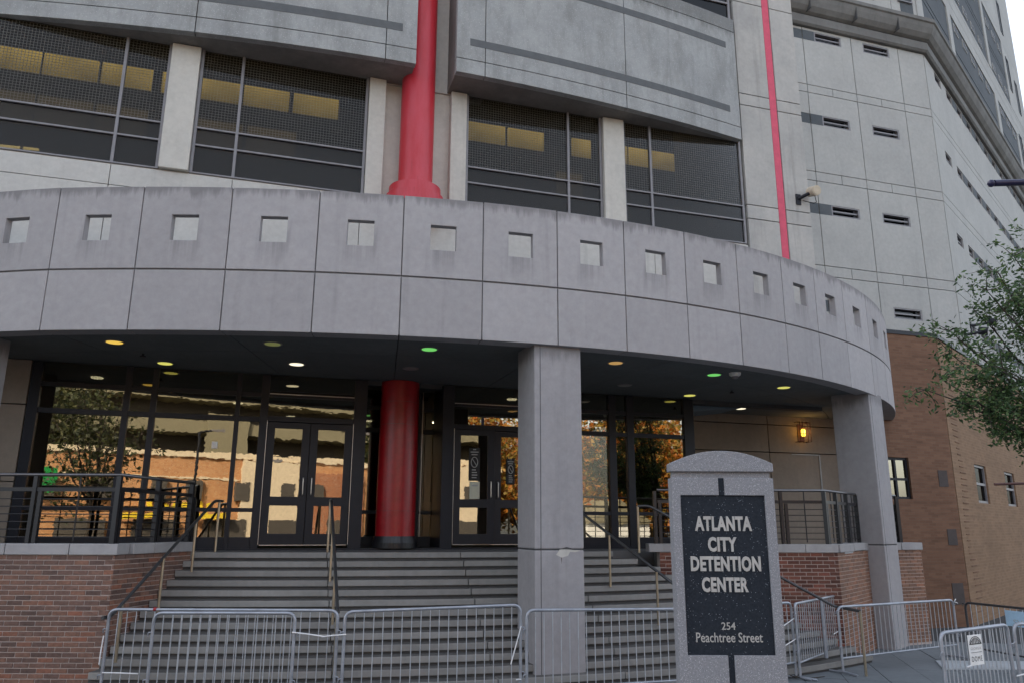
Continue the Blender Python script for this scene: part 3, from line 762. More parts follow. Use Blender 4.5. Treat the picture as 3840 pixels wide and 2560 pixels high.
for (u, v), w_, h_ in (((3542, 1792), 0.30, 0.42), ((3577, 2012), 0.30, 0.40), ((3600, 2225), 0.36, 0.52)):
    a, z = onb(u, v, b0 - 0.05); one(F1, a - w_ / 2, a + w_ / 2, b0 - 0.012, b0 - 0.002, z - h_ / 2, z + h_ / 2, 'vent_plate', M['vent'], anx, 0.002)
q = MB()
zz = 0.2
while zz < 7.0:                                 # soot-dark toothed brick ends beside the corner of the tan wall
    w_ = 0.34 + 0.26 * abs(math.sin(zz * 1.3 + 0.6)) + random.uniform(-0.06, 0.06); a_ = 0.55 + 0.12 * math.sin(zz * 2.1)
    q.box(F2A, a_, a_ + w_, -0.012, -0.001, zz, zz + 0.026); zz += 0.081 * 2
q.build('toothed_brick', M['annex'], anx, kind='stuff')

# ------------------------------------------------------------------ canopy
can = thing('entrance_canopy', 'curved grey concrete canopy with a row of square openings over the stairs', 'canopy', FC(s_of(12), 1.5, 0))
ZB, ZM, ZT = 5.04, 5.965, 7.28
J = [-24, -19.6, -15.4, -11.15, -6.924, -2.698, 1.65, 5.922, 10.085, 14.152, 18.14, 22.052, 26.024, 29.902, 33.875, 37.415, 41.235, 45.72, 49.9, 53.9, 57.8, 61.6, 65.4, 68.6]
SJ = [s_of(x) for x in J]
for i in range(len(SJ) - 1):
    s0, s1_ = SJ[i] + 0.008, SJ[i + 1] - 0.008
    mid, hw = (s0 + s1_) / 2, 0.20
    A = [s0, mid - hw - 0.08, mid - hw, mid + hw, mid + hw + 0.08, s1_]
    m = MB(); m.grid(FC, A, [ZM + 0.013, 6.42, 6.825, ZT - random.uniform(0, 0.006)], 0.0, 0.125, {(2, 1)}); po = m.build('parapet_panel', M['canopy'], can, 0.008)
    pm = FC(mid, 0, 6.42) - Vector(can.location); tg = (FC(mid + 0.1, 0, 0) - FC(mid - 0.1, 0, 0)).normalized()
    la = po.data.attributes.new('stain', 'FLOAT', 'POINT')
    for v_ in po.data.vertices: la.data[v_.index].value = 1.0 if abs((v_.co - pm).dot(tg)) < hw + 0.03 and abs(v_.co.z - pm.z) < 0.04 else 0.0
    m = MB(); m.grid(FC, A, [ZB, ZM - 0.013], random.uniform(0, 0.004), 0.30); m.build('fascia_panel', M['canopy'], can, 0.008)
m = MB(); m.grid(FC, [SJ[0] + (SJ[-1] - SJ[0]) * i / 90 for i in range(91)], [ZB + 0.03, ZM + 0.12], 0.03, 0.11); m.build('joint_backing', M['softjoint'], can)
for x in SJ[1:-1]:
    m = MB(); m.grid(FC, [x - 0.05, x, x + 0.05], [ZM + 0.12, ZT - 0.03], 0.03, 0.10); m.build('joint_strip', M['softjoint'], can)
# soffit boards: an outer ring and the field behind it
SS = SJ[::1]
for i in range(0, len(SS) - 1, 2):
    a, b = SS[i], SS[min(i + 2, len(SS) - 1)]
    A = [a + 0.008 + (b - a - 0.016) * k / 6 for k in range(7)]
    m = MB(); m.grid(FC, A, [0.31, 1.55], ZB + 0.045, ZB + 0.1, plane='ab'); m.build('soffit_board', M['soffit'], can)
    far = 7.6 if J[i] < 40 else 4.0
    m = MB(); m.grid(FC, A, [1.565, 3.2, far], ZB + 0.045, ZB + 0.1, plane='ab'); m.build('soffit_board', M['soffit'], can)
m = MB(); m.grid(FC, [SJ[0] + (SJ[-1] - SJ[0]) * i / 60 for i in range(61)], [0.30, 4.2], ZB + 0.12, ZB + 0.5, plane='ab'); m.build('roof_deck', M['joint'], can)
m = MB(); m.prism([F1(-25, 12.6, 0)[:2], F1(-6, 13.2, 0)[:2], F1(9.5, 14.4, 0)[:2], F1(9.5, 14.98, 0)[:2], F1(-25, 14.98, 0)[:2]], ZB + 0.51, ZB + 0.56); m.build('roof_field', M['facade'], can)

# concrete columns under its edge
def column(pc, ang, label, name='concrete_column', w_=0.78, joint=True):
    def fr(a, b, z): return Vector((pc.x + a * math.cos(ang) - b * math.sin(ang), pc.y + a * math.sin(ang) + b * math.cos(ang), z))
    t = thing(name, label, 'column', (pc.x, pc.y, 0), 'square columns carrying the canopy')
    gz = ground_z(pc.x, pc.y)
    one(fr, 0, w_, 0, w_, 1.985, ZB + 0.05, 'shaft', M['column'], t, 0.018)
    one(fr, 0, w_, 0, w_, gz - 0.1, 1.965, 'lower_block', M['column'], t, 0.018)
    one(fr, 0.012, w_ - 0.012, 0.012, w_ - 0.012, 1.96, 1.99, 'joint_bed', M['joint'], t)
    one(fr, 0.09, 0.10, -0.002, 0.01, gz, ZB, 'joint_line', M['joint'], t)
    return t, fr
k2 = onz(2003.6, 1292, ZB); colC, frC = column(k2, R(18.6), 'square concrete column with cracked patch rising from the stairs')
k3 = onz(3255.5, 1474, ZB); colR, frR = column(k3, R(46.0), 'square concrete column at the right end of the canopy')
k1 = Vector((-7.98 - 0.78 * 0.986, 10.9 + 0.13, ZB)); colL, frL = column(k1, R(-9.6), 'square concrete column cut by the left edge of the photo')
# the cracked patch at the joint of the centre column
m = MB(); m.extrude(frC, [(0.33, 1.90), (0.42, 1.86), (0.52, 1.885), (0.55, 1.94), (0.63, 1.935), (0.72, 1.955), (0.50, 1.978), (0.40, 1.985)], -0.004, 0.01); m.build('spalled_patch', M['pier'], colC)
m = MB(); m.extrude(frC, [(0.36, 1.975), (0.50, 2.01), (0.58, 1.99), (0.50, 1.972)], -0.004, 0.01); m.build('crack', M['joint'], colC)
m = MB(); m.extrude(frC, [(0.412, 1.86), (0.422, 1.86), (0.42, 1.80), (0.417, 1.77)], -0.002, 0.01); m.build('rust_stain', M['rust'], colC)

# ------------------------------------------------------------------ red columns
c_ = F1(2.45, 14.72, 0)
t = thing('red_column', 'bright red round column with stepped base between the upper window bays', 'column', (c_.x, c_.y, 8.9))
m = MB(); m.lathe(c_, [(0.355, 9.08), (0.355, 16.9)], 48); m.build('shaft', M['redup'], t)
m = MB(); m.lathe(c_, [(0.60, 8.5), (0.60, 8.90), (0.535, 8.905), (0.535, 9.10), (0.36, 9.115)], 48, False); m.build('base', M['redup'], t)
c_ = F1(2.36, 15.05, 0)
t = thing('red_column', 'dark red round column standing between the two glass doors', 'column', (c_.x, c_.y, 1.9))
m = MB(); m.lathe(c_, [(0.375, 2.12), (0.375, 2.58)], 48); m.build('shaft', M['red'], t)
m = MB(); m.lathe(c_, [(0.375, 2.586), (0.375, 4.22)], 48); m.build('shaft', M['red'], t)
m = MB(); m.lathe(c_, [(0.375, 4.226), (0.375, 4.66)], 48); m.build('shaft', M['red'], t)
m = MB(); m.lathe(c_, [(0.375, 4.666), (0.375, 5.07)], 48); m.build('shaft', M['red'], t)
m = MB(); m.lathe(c_, [(0.371, 2.13), (0.371, 5.06)], 40); m.build('core', M['joint'], t)
m = MB(); m.lathe(c_, [(0.43, 1.9), (0.43, 2.0), (0.40, 2.12)], 48, False); m.build('base', M['rail'], t)

# ------------------------------------------------------------------ glass entrance
ent = thing('glass_entrance', 'dark framed glass entrance wall with double doors under the canopy', 'entrance', F1(2.4, 14.93, 1.88))
GB = 14.93
def mull(a0, a1, z0=1.9, z1=5.06, d0=-0.06, d1=0.10, b=GB): one(F1, a0, a1, b + d0, b + d1, z0, z1, 'mullion', M['frame'], ent, 0.006)
def rails(a0, a1, zs, b=GB):
    for z, h in zs: one(F1, a0, a1, b - 0.045, b + 0.06, z - h / 2, z + h / 2, 'transom', M['frame'], ent, 0.004)
def panes(a0, a1, Z, b=GB):
    for z0, z1 in Z: one(F1, a0, a1, b + 0.0, b + 0.008, z0, z1, 'pane', M['glass'], ent)
HZ = [(2.0, 0.2), (2.575, 0.07), (4.22, 0.09), (4.68, 0.08)]
PZ = [(2.1, 2.54), (2.61, 4.175), (4.265, 4.64), (4.72, 5.06)]
XS = [(-4.06, -3.90), (-2.58, -2.48), (-2.14, -2.04), (-0.70, -0.62), (-0.26, -0.12)]
for x in XS: mull(*x)
for i in range(len(XS) - 1):
    rails(XS[i][1], XS[i + 1][0], HZ); panes(XS[i][1], XS[i + 1][0], PZ)
mull(1.46, 1.70); mull(3.20, 3.43)
rails(-0.12, 1.46, [(4.24, 0.10), (4.69, 0.08)]); panes(-0.12, 1.46, [(4.29, 4.65), (4.73, 5.06)])
rails(3.43, 5.15, [(4.24, 0.10), (4.69, 0.08)]); panes(3.43, 5.15, [(4.29, 4.65), (4.73, 5.06)])
for z in (4.70, 4.755): one(F1, -0.11, 1.45, GB - 0.066, GB - 0.05, z, z + 0.012, 'trim', M['silver' if z < 4.72 else 'frame'], ent)
one(F1, 3.44, 5.14, GB - 0.066, GB - 0.05, 4.70, 4.712, 'trim', M['silver'], ent)
def door(a0, a1, hinge_left, parent, b=GB, swing=0.0, stickers=False):
    pv = a0 if hinge_left else a1
    cs, sn = math.cos(swing), math.sin(swing)
    def fr(a, d, z):
        x = a - pv; return F1(pv + x * cs - d * sn, b + x * sn + d * cs, z)
    f = MB(); t = 0.14; mm = (a0 + a1) / 2
    f.grid(fr, [a0, a0 + t, a1 - t, a1], [1.97, 2.16, 2.66, 2.82, 4.07, 4.18], -0.03, 0.02, {(1, 1), (1, 3)})
    d = f.build('door', M['frame'], parent, 0.004)
    for z0, z1 in ((2.16, 2.66), (2.82, 4.07)): one(fr, a0 + t, a1 - t, -0.008, 0.0, z0, z1, 'pane', M['glass'], d)
    hx = a1 - 0.07 if hinge_left else a0 + 0.07
    h = MB(); h.tube(round_path([fr(hx, -0.03, 2.86), fr(hx, -0.09, 2.86), fr(hx, -0.09, 3.16), fr(hx, -0.03, 3.16)], 0.02), 0.012, 8); h.build('handle', M['silver'], d)
    return d, fr
da, _ = door(-0.11, 0.665, True, ent); db, _ = door(0.675, 1.45, False, ent)
one(F1, -0.122, -0.114, GB - 0.075, GB - 0.05, 1.97, 4.2, 'trim', M['silver'], ent); one(F1, 1.454, 1.462, GB - 0.075, GB - 0.05, 1.97, 4.2, 'trim', M['silver'], ent)
one(F1, -0.1, 1.44, GB - 0.075, GB - 0.055, 1.955, 1.968, 'threshold', M['silver'], ent)
dc, fc_ = door(3.445, 4.26, True, ent, swing=R(-9)); dd, fd_ = door(4.28, 5.10, False, ent)
one(F1, 3.433, 3.442, GB - 0.075, GB - 0.05, 1.97, 4.2, 'trim', M['silver'], ent); one(F1, 3.445, 5.1, GB - 0.075, GB - 0.055, 1.955, 1.968, 'threshold', M['silver'], ent)
mull(5.12, 5.24)
def notice(fr, x, z, d, small=False):           # the no-smoking sticker: dark sheet, ring, slash, lines of print
    k = 0.8 if small else 1.0
    one(fr, x - 0.11 * k, x + 0.11 * k, -0.034, -0.031, z - 0.34 * k, z + 0.30 * k, 'sticker', M['ink'], d)
    r_ = MB(); pr = [fr(x + 0.065 * k * math.sin(2 * PI * i / 24), -0.038, z + 0.02 + 0.10 * k * math.cos(2 * PI * i / 24)) for i in range(25)]
    r_.tube(pr, 0.009, 5); r_.tube([fr(x - 0.045 * k, -0.038, z + 0.09 * k), fr(x + 0.045 * k, -0.038, z - 0.05 * k)], 0.008, 5)
    for i in range(3): r_.box(fr, x - (0.03, 0.08, 0.06)[i] * k, x + (0.03, 0.08, 0.06)[i] * k, -0.037, -0.035, z + (0.26 - i * 0.05) * k, z + (0.28 - i * 0.05) * k)
    for i in range(4): r_.box(fr, x - 0.05 * k, x + (0.03, 0.05, 0.06, 0.045)[i] * k, -0.037, -0.035, z - (0.14 + i * 0.05) * k, z - (0.12 + i * 0.05) * k)
    r_.build('no_smoking_mark', M['inkgrey'], d)
notice(fc_, 3.86, 3.52, dc); notice(fd_, 4.62, 3.40, dd, True)
one(fc_, 3.77, 3.97, -0.036, -0.032, 2.83, 3.16, 'paper_notice', M['paper'], dc); one(fc_, 3.81, 3.93, -0.039, -0.0365, 3.07, 3.10, 'paper_heading', M['inkgrey'], dc)
# recess behind the red column
one(F1, 1.70, 3.20, GB + 0.95, GB + 0.958, 2.1, 5.06, 'pane', M['glass'], ent)
mull(2.86, 2.94, b=GB + 0.93); rails(1.70, 3.20, HZ, GB + 0.93)
one(F1, 2.955, 2.968, GB + 0.82, GB + 0.86, 2.1, 5.05, 'trim', M['silver'], ent)
one(F1, 1.60, 1.69, GB + 0.1, GB + 0.93, 1.9, 5.06, 'mullion', M['frame'], ent); one(F1, 3.21, 3.30, GB + 0.1, GB + 0.93, 1.9, 5.06, 'mullion', M['frame'], ent)
# right of the centre column
mull(6.80, 6.96); mull(7.22, 7.38); mull(8.60, 8.84)
for a0, a1 in ((5.24, 6.80), (6.96, 7.22), (7.38, 8.60)):
    rails(a0, a1, HZ); panes(a0, a1, PZ)
one(F1, -4.06, 8.84, GB - 0.08, GB + 0.12, 1.86, 1.905, 'sill', M['frame'], ent)
for a0, a1, z0, z1 in ((-1.05, -0.95, 3.66, 3.78),):
    one(F1, a0, a1, GB - 0.02, GB - 0.012, z0, z1, 'paper_notice', M['white'], ent)
# lobby behind
one(F1, -6, 9, 22, 22.2, 1.8, 5.4, 'lobby_wall', M['roomdark'], ent); one(F1, -6, 9, GB + 1.0, 22, 1.80, 1.86, 'lobby_floor', M['roomdark'], ent)
one(F1, -6, 9, GB + 0.14, 22, 5.07, 5.08, 'lobby_ceiling', M['room'], ent)
for u, v in ((364, 1414), (1090, 1560), (700, 1608), (893, 1510), (540, 1560), (1380, 1576), (1634, 1582), (1920, 1495)):
    d = ray(u, v); p = O + d * ((5.06 - EYE) / d.z)
    if p.y < 14: p = p
    m = MB(); m.lathe(p, [(0.11, 5.045), (0.11, 5.065)], 16); m.build('lobby_light', M['lobbylight'] if 'lobbylight' in M else M.setdefault('lobbylight', emit('lobby_lamp', (1.0, 0.9, 0.6), 2.0)), ent)
m = MB(); m.box(F1, 3.6, 4.9, 19.5, 20.2, 1.86, 2.9); m.build('reception_desk', M['brass'], ent)
one(F1, 4.75, 5.3, 20.5, 20.55, 3.5, 4.3, 'lit_opening', M['dimlit'], ent)
one(F1, 1.6, 2.2, 21.0, 21.05, 3.9, 4.3, 'lit_opening', M['dimlit'], ent)

# side walls of the porch
wl = thing('porch_wall', 'shaded tan concrete wall left of the glass entrance', 'wall', F1(-8, 14.9, 1.88))
panels([-12, -7.0, -4.07], [1.9, 3.0, 4.3, 5.08], 14.86, 15.1, M['tanwall'], 0.018, parent=wl)
wr = thing('porch_wall', 'tan concrete wall with joints behind the caged lamp', 'wall', F1(12, 16.65, 1.88))
WB = 16.65
J1 = onb(2880, 1620, WB)[0]
panels([8.7, J1, 14.6], [1.8, 4.16, 4.86, 5.30], WB, WB + 0.3, M['tanwall'], 0.022, parent=wr)
one(F1, 8.7, 14.6, WB + 0.29, WB + 0.5, 1.8, 5.2, 'backing', M['joint'], wr)
(ax, az), (bx, bz), (cx_, cz) = onb(2968, 1699, WB), onb(3073, 1705, WB), onb(3088, 1850, WB)
one(F1, ax, bx, WB - 0.02, WB, az - 0.03, az, 'groove', M['inkgrey'], wr); one(F1, bx - 0.04, bx, WB - 0.022, WB, cz - 0.9, az - 0.03, 'groove', M['inkgrey'], wr)
m = MB(); m.extrude(F1, [(8.9, 5.07), (10.6, 5.07), (9.3, 4.9), (8.9, 4.9)], WB - 1.2, WB - 0.01); m.build('blue_bulkhead', M['bluewall'], wr)
one(F1, 8.70, 8.95, GB + 0.12, WB, 1.86, 5.06, 'return_wall', M['tanwall'], wr)

# ------------------------------------------------------------------ stairs
def FD_(a, b): return Vector((5.93 + a * math.cos(R(52)) - b * math.sin(R(52)), 14.42 + a * math.sin(R(52)) + b * math.cos(R(52)), 0))
RIS, D0, DT = 0.1343, 2.24, 0.19
NST = 14
sta = thing('stairs', 'wide curved stone stairs rising to the glass entrance', 'stairs', FC(s_of(12), 0.9, 0))
def wl_x(y): return -5.65 + (y - 10.6) * (0.40 / 2.35)          # face of the left flank wall
SY = 14.42                                                      # face of the right flank wall
def s_right(d):
    lo, hi = s_of(15), s_of(60)
    for _ in range(40):
        q = (lo + hi) / 2
        if FC(q, d, 0).y < SY: lo = q
        else: hi = q
    return lo
def s_left(d):
    lo, hi = s_of(-20), s_of(20)
    for _ in range(40):
        q = (lo + hi) / 2; p = FC(q, d, 0)
        if p.x < wl_x(p.y): lo = q
        else: hi = q
    return lo
def s_a(d, a):                                 # curve length at offset d on the line a = const of the facade frame
    lo, hi = s_of(-25), s_of(60)
    for _ in range(40):
        q = (lo + hi) / 2; p = FC(q, d, 0)
        if p.x * c1 + p.y * s1 < a: lo = q
        else: hi = q
    return lo
def a_of(p): return p.x * c1 + p.y * s1
ja = [a_of(FC(s_u(D0, u_, 1.88), D0, 0)) for u_ in (1230, 1732, 2128, 2600)]
for k in range(NST):
    d, z = D0 - DT * k, 1.88 - RIS * k
    s0, s1_ = s_left(d), s_right(d)
    jl = [s_a(d, a_) for a_ in ja]
    cuts = [s0] + [x + random.uniform(-0.01, 0.01) for x in jl if s0 + 0.3 < x < s1_ - 0.3] + [s1_]
    for i in range(len(cuts) - 1):
        n = max(2, int((cuts[i + 1] - cuts[i]) / 0.35))
        A = [cuts[i] + 0.006 + (cuts[i + 1] - cuts[i] - 0.012) * q / n for q in range(n + 1)]
        m = MB(); dz = random.uniform(-0.004, 0.0)
        m.grid(FC, A, [z - 0.095 + dz, z + dz], d + random.uniform(-0.004, 0.004), d + 0.36); m.build('step_slab', M['step'], sta, 0.012)
    A = [s0 + (s1_ - s0) * q / 30 for q in range(31)]
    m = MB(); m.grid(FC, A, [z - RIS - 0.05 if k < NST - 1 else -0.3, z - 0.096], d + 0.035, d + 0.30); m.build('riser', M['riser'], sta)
m = MB(); m.grid(FC, [s_of(-22) + (s_of(60) - s_of(-22)) * i / 40 for i in range(41)], [D0 + 0.365, 8.0], 1.60, 1.872, plane='ab'); m.build('landing', M['landing'], sta)
m = MB(); m.prism([(-16, 11.35), (-5.68, 11.35), (-5.40, 12.95), (-5.3, 15.5), (-16, 15.5)], 0, 1.868); m.build('landing', M['landing'], sta)
m = MB(); m.prism([(2.75, SY + 0.1), (5.90, SY + 0.1), tuple(FD_(0.25, 0.15))[:2], tuple(FD_(4.5, 0.15))[:2], (8.9, 20.5), (2.75, 18)], 0, 1.864); m.build('landing', M['landing'], sta)

# ------------------------------------------------------------------ brick flank walls with coping
BC = 0.0677
def brick_run(fr, L, ztop, parent, mm, single_lim, zmin=0.0, proto=None, x0=0.0, vis=None, gz=None):
    """running-bond bricks on the face b=0 of frame fr, from x0 to L, courses downward from ztop"""
    stuff = MB(); cnt = 0
    k = 0; z = ztop
    ex = fr(1, 0, 0) - fr(0, 0, 0); ang = math.atan2(ex.y, ex.x)
    while z - BC > zmin:
        x = x0 - (0.107 if k % 2 else 0.0)
        while x < L - 0.02:
            a0, a1 = max(x, x0), min(x + 0.203, L)
            if a1 - a0 > 0.02:
                full = a1 - a0 > 0.2
                if full and cnt < single_lim and (vis is None or vis(a0, z)):
                    c = fr((a0 + a1) / 2, 0.0, z - BC / 2)
                    p = share('brick', proto, parent, c + Vector((0, 0, 0)), (random.uniform(-0.006, 0.006), random.uniform(-0.004, 0.004), ang + random.uniform(-0.006, 0.006)))
                    cnt += 1
                else:
                    j = random.uniform(-0.002, 0.002); stuff.box(fr, a0, a1, -0.005 + j, 0.03, z - BC + 0.012, z)
            x += 0.2145
        z -= BC; k += 1
    if stuff.f: stuff.build('far_brick', mm, parent, kind='stuff')
    return cnt
def brick_proto(mm):
    m = MB(); m.box(FW, -0.1005, 0.1005, -0.005, 0.03, -0.0275, 0.0275); o = m.build('brick', mm, None, 0.003)
    return o
pa, pb, pc_ = brick_proto(M['brick']), brick_proto(M['brick2']), brick_proto(M['brick3'])
LW = 11.2
bw = thing('brick_wall', 'red brown brick flank wall with pale coping left of the stairs', 'wall', (-7, LW, 0))
cxn = -5.58
def frA(a, b, z): return Vector((cxn - 2.6 + a, LW + b, z))
brick_run(frA, 2.6, 1.885, bw, M['brick'], 290, 0.0, pa, 0.0, vis=lambda a, z: a > 0.25 and z > 0.2)
def frA2(a, b, z): return Vector((-14 + a, LW + b, z))
m = MB(); m.box(frA2, 0, 14 + cxn - 0.004, 0.004, 0.3, -0.1, 1.885); m.build('mortar_core', M['mortar'], bw)
ab = math.atan2(12.95 - LW, wl_x(12.95) - cxn)
Ls = math.hypot(12.95 - LW, wl_x(12.95) - cxn)
def frB(a, b, z): return Vector((cxn + a * math.cos(ab) - b * math.sin(ab), LW + a * math.sin(ab) + b * math.cos(ab), z))
brick_run(frB, Ls + 0.05, 1.885, bw, M['brick'], 0, 0.0)
m = MB(); m.box(frB, 0.0, Ls + 0.2, 0.004, 0.3, -0.1, 1.885); m.build('mortar_core', M['mortar'], bw)
XC = [-14, ony(-150, 2060, LW).x, ony(21, 2060, LW).x, ony(262, 2060, LW).x, cxn + 0.03]
for i in range(4): one(FW, XC[i] + 0.005, XC[i + 1] - (0.005 if i < 3 else 0), LW - 0.03, LW + 0.33, 1.888, 2.04, 'coping_stone', M['coping'], bw, 0.012)
for i in range(3):
    L0, L1 = 0.34 + (Ls - 0.3) * i / 3, 0.34 + (Ls - 0.3) * (i + 1) / 3
    one(frB, L0 + 0.004, L1 - 0.004, -0.03, 0.33, 1.888, 2.038, 'coping_stone', M['coping'], bw, 0.012)
# right flank
RX0, RX1 = 2.70, 5.93
bw2 = thing('brick_wall', 'brick flank wall with chipped coping at the right of the stairs', 'wall', (5, SY, 0))
def frC2(a, b, z): return Vector((RX1 - 2.2 + a, SY + b, z))
brick_run(frC2, 2.2, 1.86, bw2, M['brick2'], 230, -0.05, pb, 0.0, vis=lambda a, z: a > 0.3)
def frC3(a, b, z): return Vector((RX0 + a, SY + b, z))
brick_run(frC3, 1.0, 1.86, bw2, M['brick2'], 40, 0.9, pb, 0.0)
m = MB(); m.box(frC3, 0, RX1 - RX0 - 0.004, 0.004, 0.3, -0.3, 1.86); m.build('mortar_core', M['mortar'], bw2)
ad = R(52.0)
def frD(a, b, z): return Vector((RX1 + a * math.cos(ad) - b * math.sin(ad), SY + a * math.sin(ad) + b * math.cos(ad), z))
LD = 4.6
brick_run(frD, LD, 1.86, bw2, M['brick3'], 0, -0.3)
m = MB(); m.box(frD, 0.0, LD, 0.004, 0.3, -0.5, 1.86); m.build('mortar_core', M['mortar'], bw2)
X2 = [RX0 - 0.2, 3.6, 4.5, 5.35, RX1 + 0.02]
for i in range(4): one(FW, X2[i] + 0.004, X2[i + 1] - 0.004, SY - 0.03, SY + 0.33, 1.863, 2.01, 'coping_stone', M['coping'], bw2, 0.012)
for i, (l0, l1) in enumerate(((0.0, 1.05), (1.06, 1.85), (1.86, 2.4), (2.41, 3.4), (3.41, LD))):
    one(frD, l0 + (0.12 if i == 0 else 0.004), l1 - 0.004, -0.03, 0.33, 1.863 + (0.0, 0.01, 0, 0, 0)[i], 2.01 + (0.0, 0.008, 0, 0, 0)[i], 'coping_stone', M['coping'], bw2, 0.012)
def frE(a, b, z): return Vector((7.45 + a * math.cos(R(24)) - b * math.sin(R(24)), 16.2 + a * math.sin(R(24)) + b * math.cos(R(24)), z))
brick_run(frE, 1.32, 1.86, bw2, M['brick3'], 0, 0.0)
m = MB(); m.box(frE, 0.0, 1.32, 0.004, 1.6, -0.3, 1.86); m.build('mortar_core', M['mortar'], bw2)
for l0, l1 in ((0.0, 0.72), (0.73, 1.35)): one(frE, l0 + 0.004, l1 - 0.004, -0.03, 0.33, 1.863, 2.01, 'coping_stone', M['coping'], bw2, 0.012)
one(frD, 0.45, 1.0, -0.012, 0.02, 1.835, 1.86, 'mortar_smear', M['kerb'], bw2)
for o_ in (pa, pb, pc_): bpy.data.objects.remove(o_)

# ------------------------------------------------------------------ guard railings
def railing(label, pts, name='railing', every=1.25, z0=2.04, h=0.97, grp='guard railings on the copings'):
    t = thing(name, label, 'railing', (pts[0][0], pts[0][1], z0), grp)
    P = [Vector((p[0], p[1], z0)) for p in pts]
    up = Vector((0, 0, 1))
    m = MB(); m.tube([p + up * h for p in P], 0.026, 10); m.build('top_rail', M['railcap'], t)
    def rect(m, a, b, w_, hh):
        d = (b - a).normalized(); n = Vector((-d.y, d.x, 0))
        L = (b - a).length
        fr = lambda x, y, z: a + d * x + n * y + up * z
        m.box(fr, 0, L, -w_ / 2, w_ / 2, -hh / 2, hh / 2)
    for i in range(len(P) - 1):
        m = MB(); rect(m, P[i] + up * (h - 0.21), P[i + 1] + up * (h - 0.21), 0.035, 0.055); m.build('second_rail', M['rail'], t)
        L = (P[i + 1] - P[i]).length; d = (P[i + 1] - P[i]).normalized(); n = max(1, round(L / every))
        ang = math.atan2(d.y, d.x)
        for k in range(n + 1):
            if k == n and i < len(P) - 2: continue
            c = P[i] + d * (L * k / n)
            fr = lambda x, y, z, c=c, d=d: Vector((c.x + d.x * x - d.y * y, c.y + d.y * x + d.x * y, c.z + z))
            m = MB()
            m.box(fr, -0.075, -0.02, -0.035, 0.035, 0, h - 0.02)
            m.build('post', M['rail'], t); m = MB()
            m.box(fr, 0.015, 0.07, -0.03, 0.03, 0.0, h - 0.24)
            m.build('post', M['rail'], t)
            if k < n:
                m = MB(); c2 = c + d * (L / n / 2); m.tube([c2 + up * (h - 0.21), c2 + up * h], 0.012, 6); m.tube([c2 + up * 0.03, c2 + up * (h - 0.24)], 0.011, 6); m.build('spindle', M['rail'], t)
        for q in range(6):
            zz = 0.09 + q * 0.107
            m = MB(); m.tube([P[i] + up * zz, P[i + 1] + up * zz], 0.008, 6); m.build('wire', M['rail'], t)
    return t
lr = [(-14, LW + 0.12), (cxn - 0.10, LW + 0.12), (wl_x(12.95) - 0.22, 13.4)]
railing('black steel guard railing on the coping left of the stairs', lr)
railing('black steel guard railing on the brick flank right of the stairs', [(2.72, SY + 0.15), (RX1 - 0.08, SY + 0.15), tuple(frD(2.15, 0.13, 0))[:2]], z0=2.01, every=0.8)
railing('short black guard railing beyond the right end column', [tuple(frE(0.3, 0.15, 0))[:2], tuple(frE(0.95, 0.2, 0))[:2], tuple(frE(1.12, 0.75, 0))[:2]], z0=2.01, every=0.6)

# ------------------------------------------------------------------ handrails on the stairs
def step_z(d): return 1.88 - RIS * max(0.0, (D0 - d) / DT)
def handrail(label, s_top, s_bot, posts, ext=0.3, h=0.88, d_end=0.0):
    t = thing('handrail', label, 'handrail', FC(s_a(D0, s_top) if s_bot is None else s_top, D0, 1.88), 'steel handrails on the stairs')
    def pt(d):
        if s_bot is None: return FC(s_a(d, s_top), d, 0)
        f = (D0 - d) / (D0 - d_end); return FC(s_top + (s_bot - s_top) * f, d, 0)
    top = pt(D0 + 0.25); pth = [Vector((top.x, top.y, 1.88 + h)), Vector((pt(D0).x, pt(D0).y, 1.88 + h))]
    e = pt(d_end); pth.append(Vector((e.x, e.y, step_z(d_end) + h)))
    e2 = pt(d_end - ext); pth.append(Vector((e2.x, e2.y, step_z(d_end) + h)))
    m = MB(); m.tube(round_path(pth, 0.08, 4), 0.024, 10); m.build('rail', M['railcap'] if False else M['darkrail'], t)
    for d in posts:
        p = pt(d); k = math.floor((D0 - d) / DT + 0.001) if d < D0 else 0
        zb = 1.88 - RIS * max(0, k); zt = step_z(d) + h if d > d_end else step_z(d_end) + h
        m = MB(); m.tube([Vector((p.x, p.y, zb - 0.02)), Vector((p.x, p.y, zt))], 0.021, 10); m.build('post', M['brass'], t)
M['darkrail'] = plain('dark_oiled_rail', (0.085, 0.085, 0.088), 0.35, metal=0.6)
sa, sb = s_u(D0, 775, 2.6), s_left(0.0) + 0.12
handrail('handrail beside the brick wall at the left of the stairs', s_left(D0) + 0.36, s_left(0.1) + 0.30, [D0 + 0.15, 1.75, 1.0, 0.2], ext=0.15, h=0.82)
sc = s_u(D0, 1222, 1.9)
handrail('handrail down the middle of the stairs left of the square column', ja[0] + 0.02, None, [D0 + 0.2, 1.62, 0.75, 0.12], d_end=0.05, ext=0.1, h=0.84)
sq1, sq2 = s_u(1.45, 2293, 1.34), s_u(0.65, 2474, 0.8)
def sq(d): return sq1 + (sq2 - sq1) * (1.45 - d) / 0.8
handrail('handrail right of the square column, half behind the monument sign', sq(D0), sq(0.0), [D0 + 0.1, 1.45, 0.65, 0.0], ext=0.1, h=0.84)
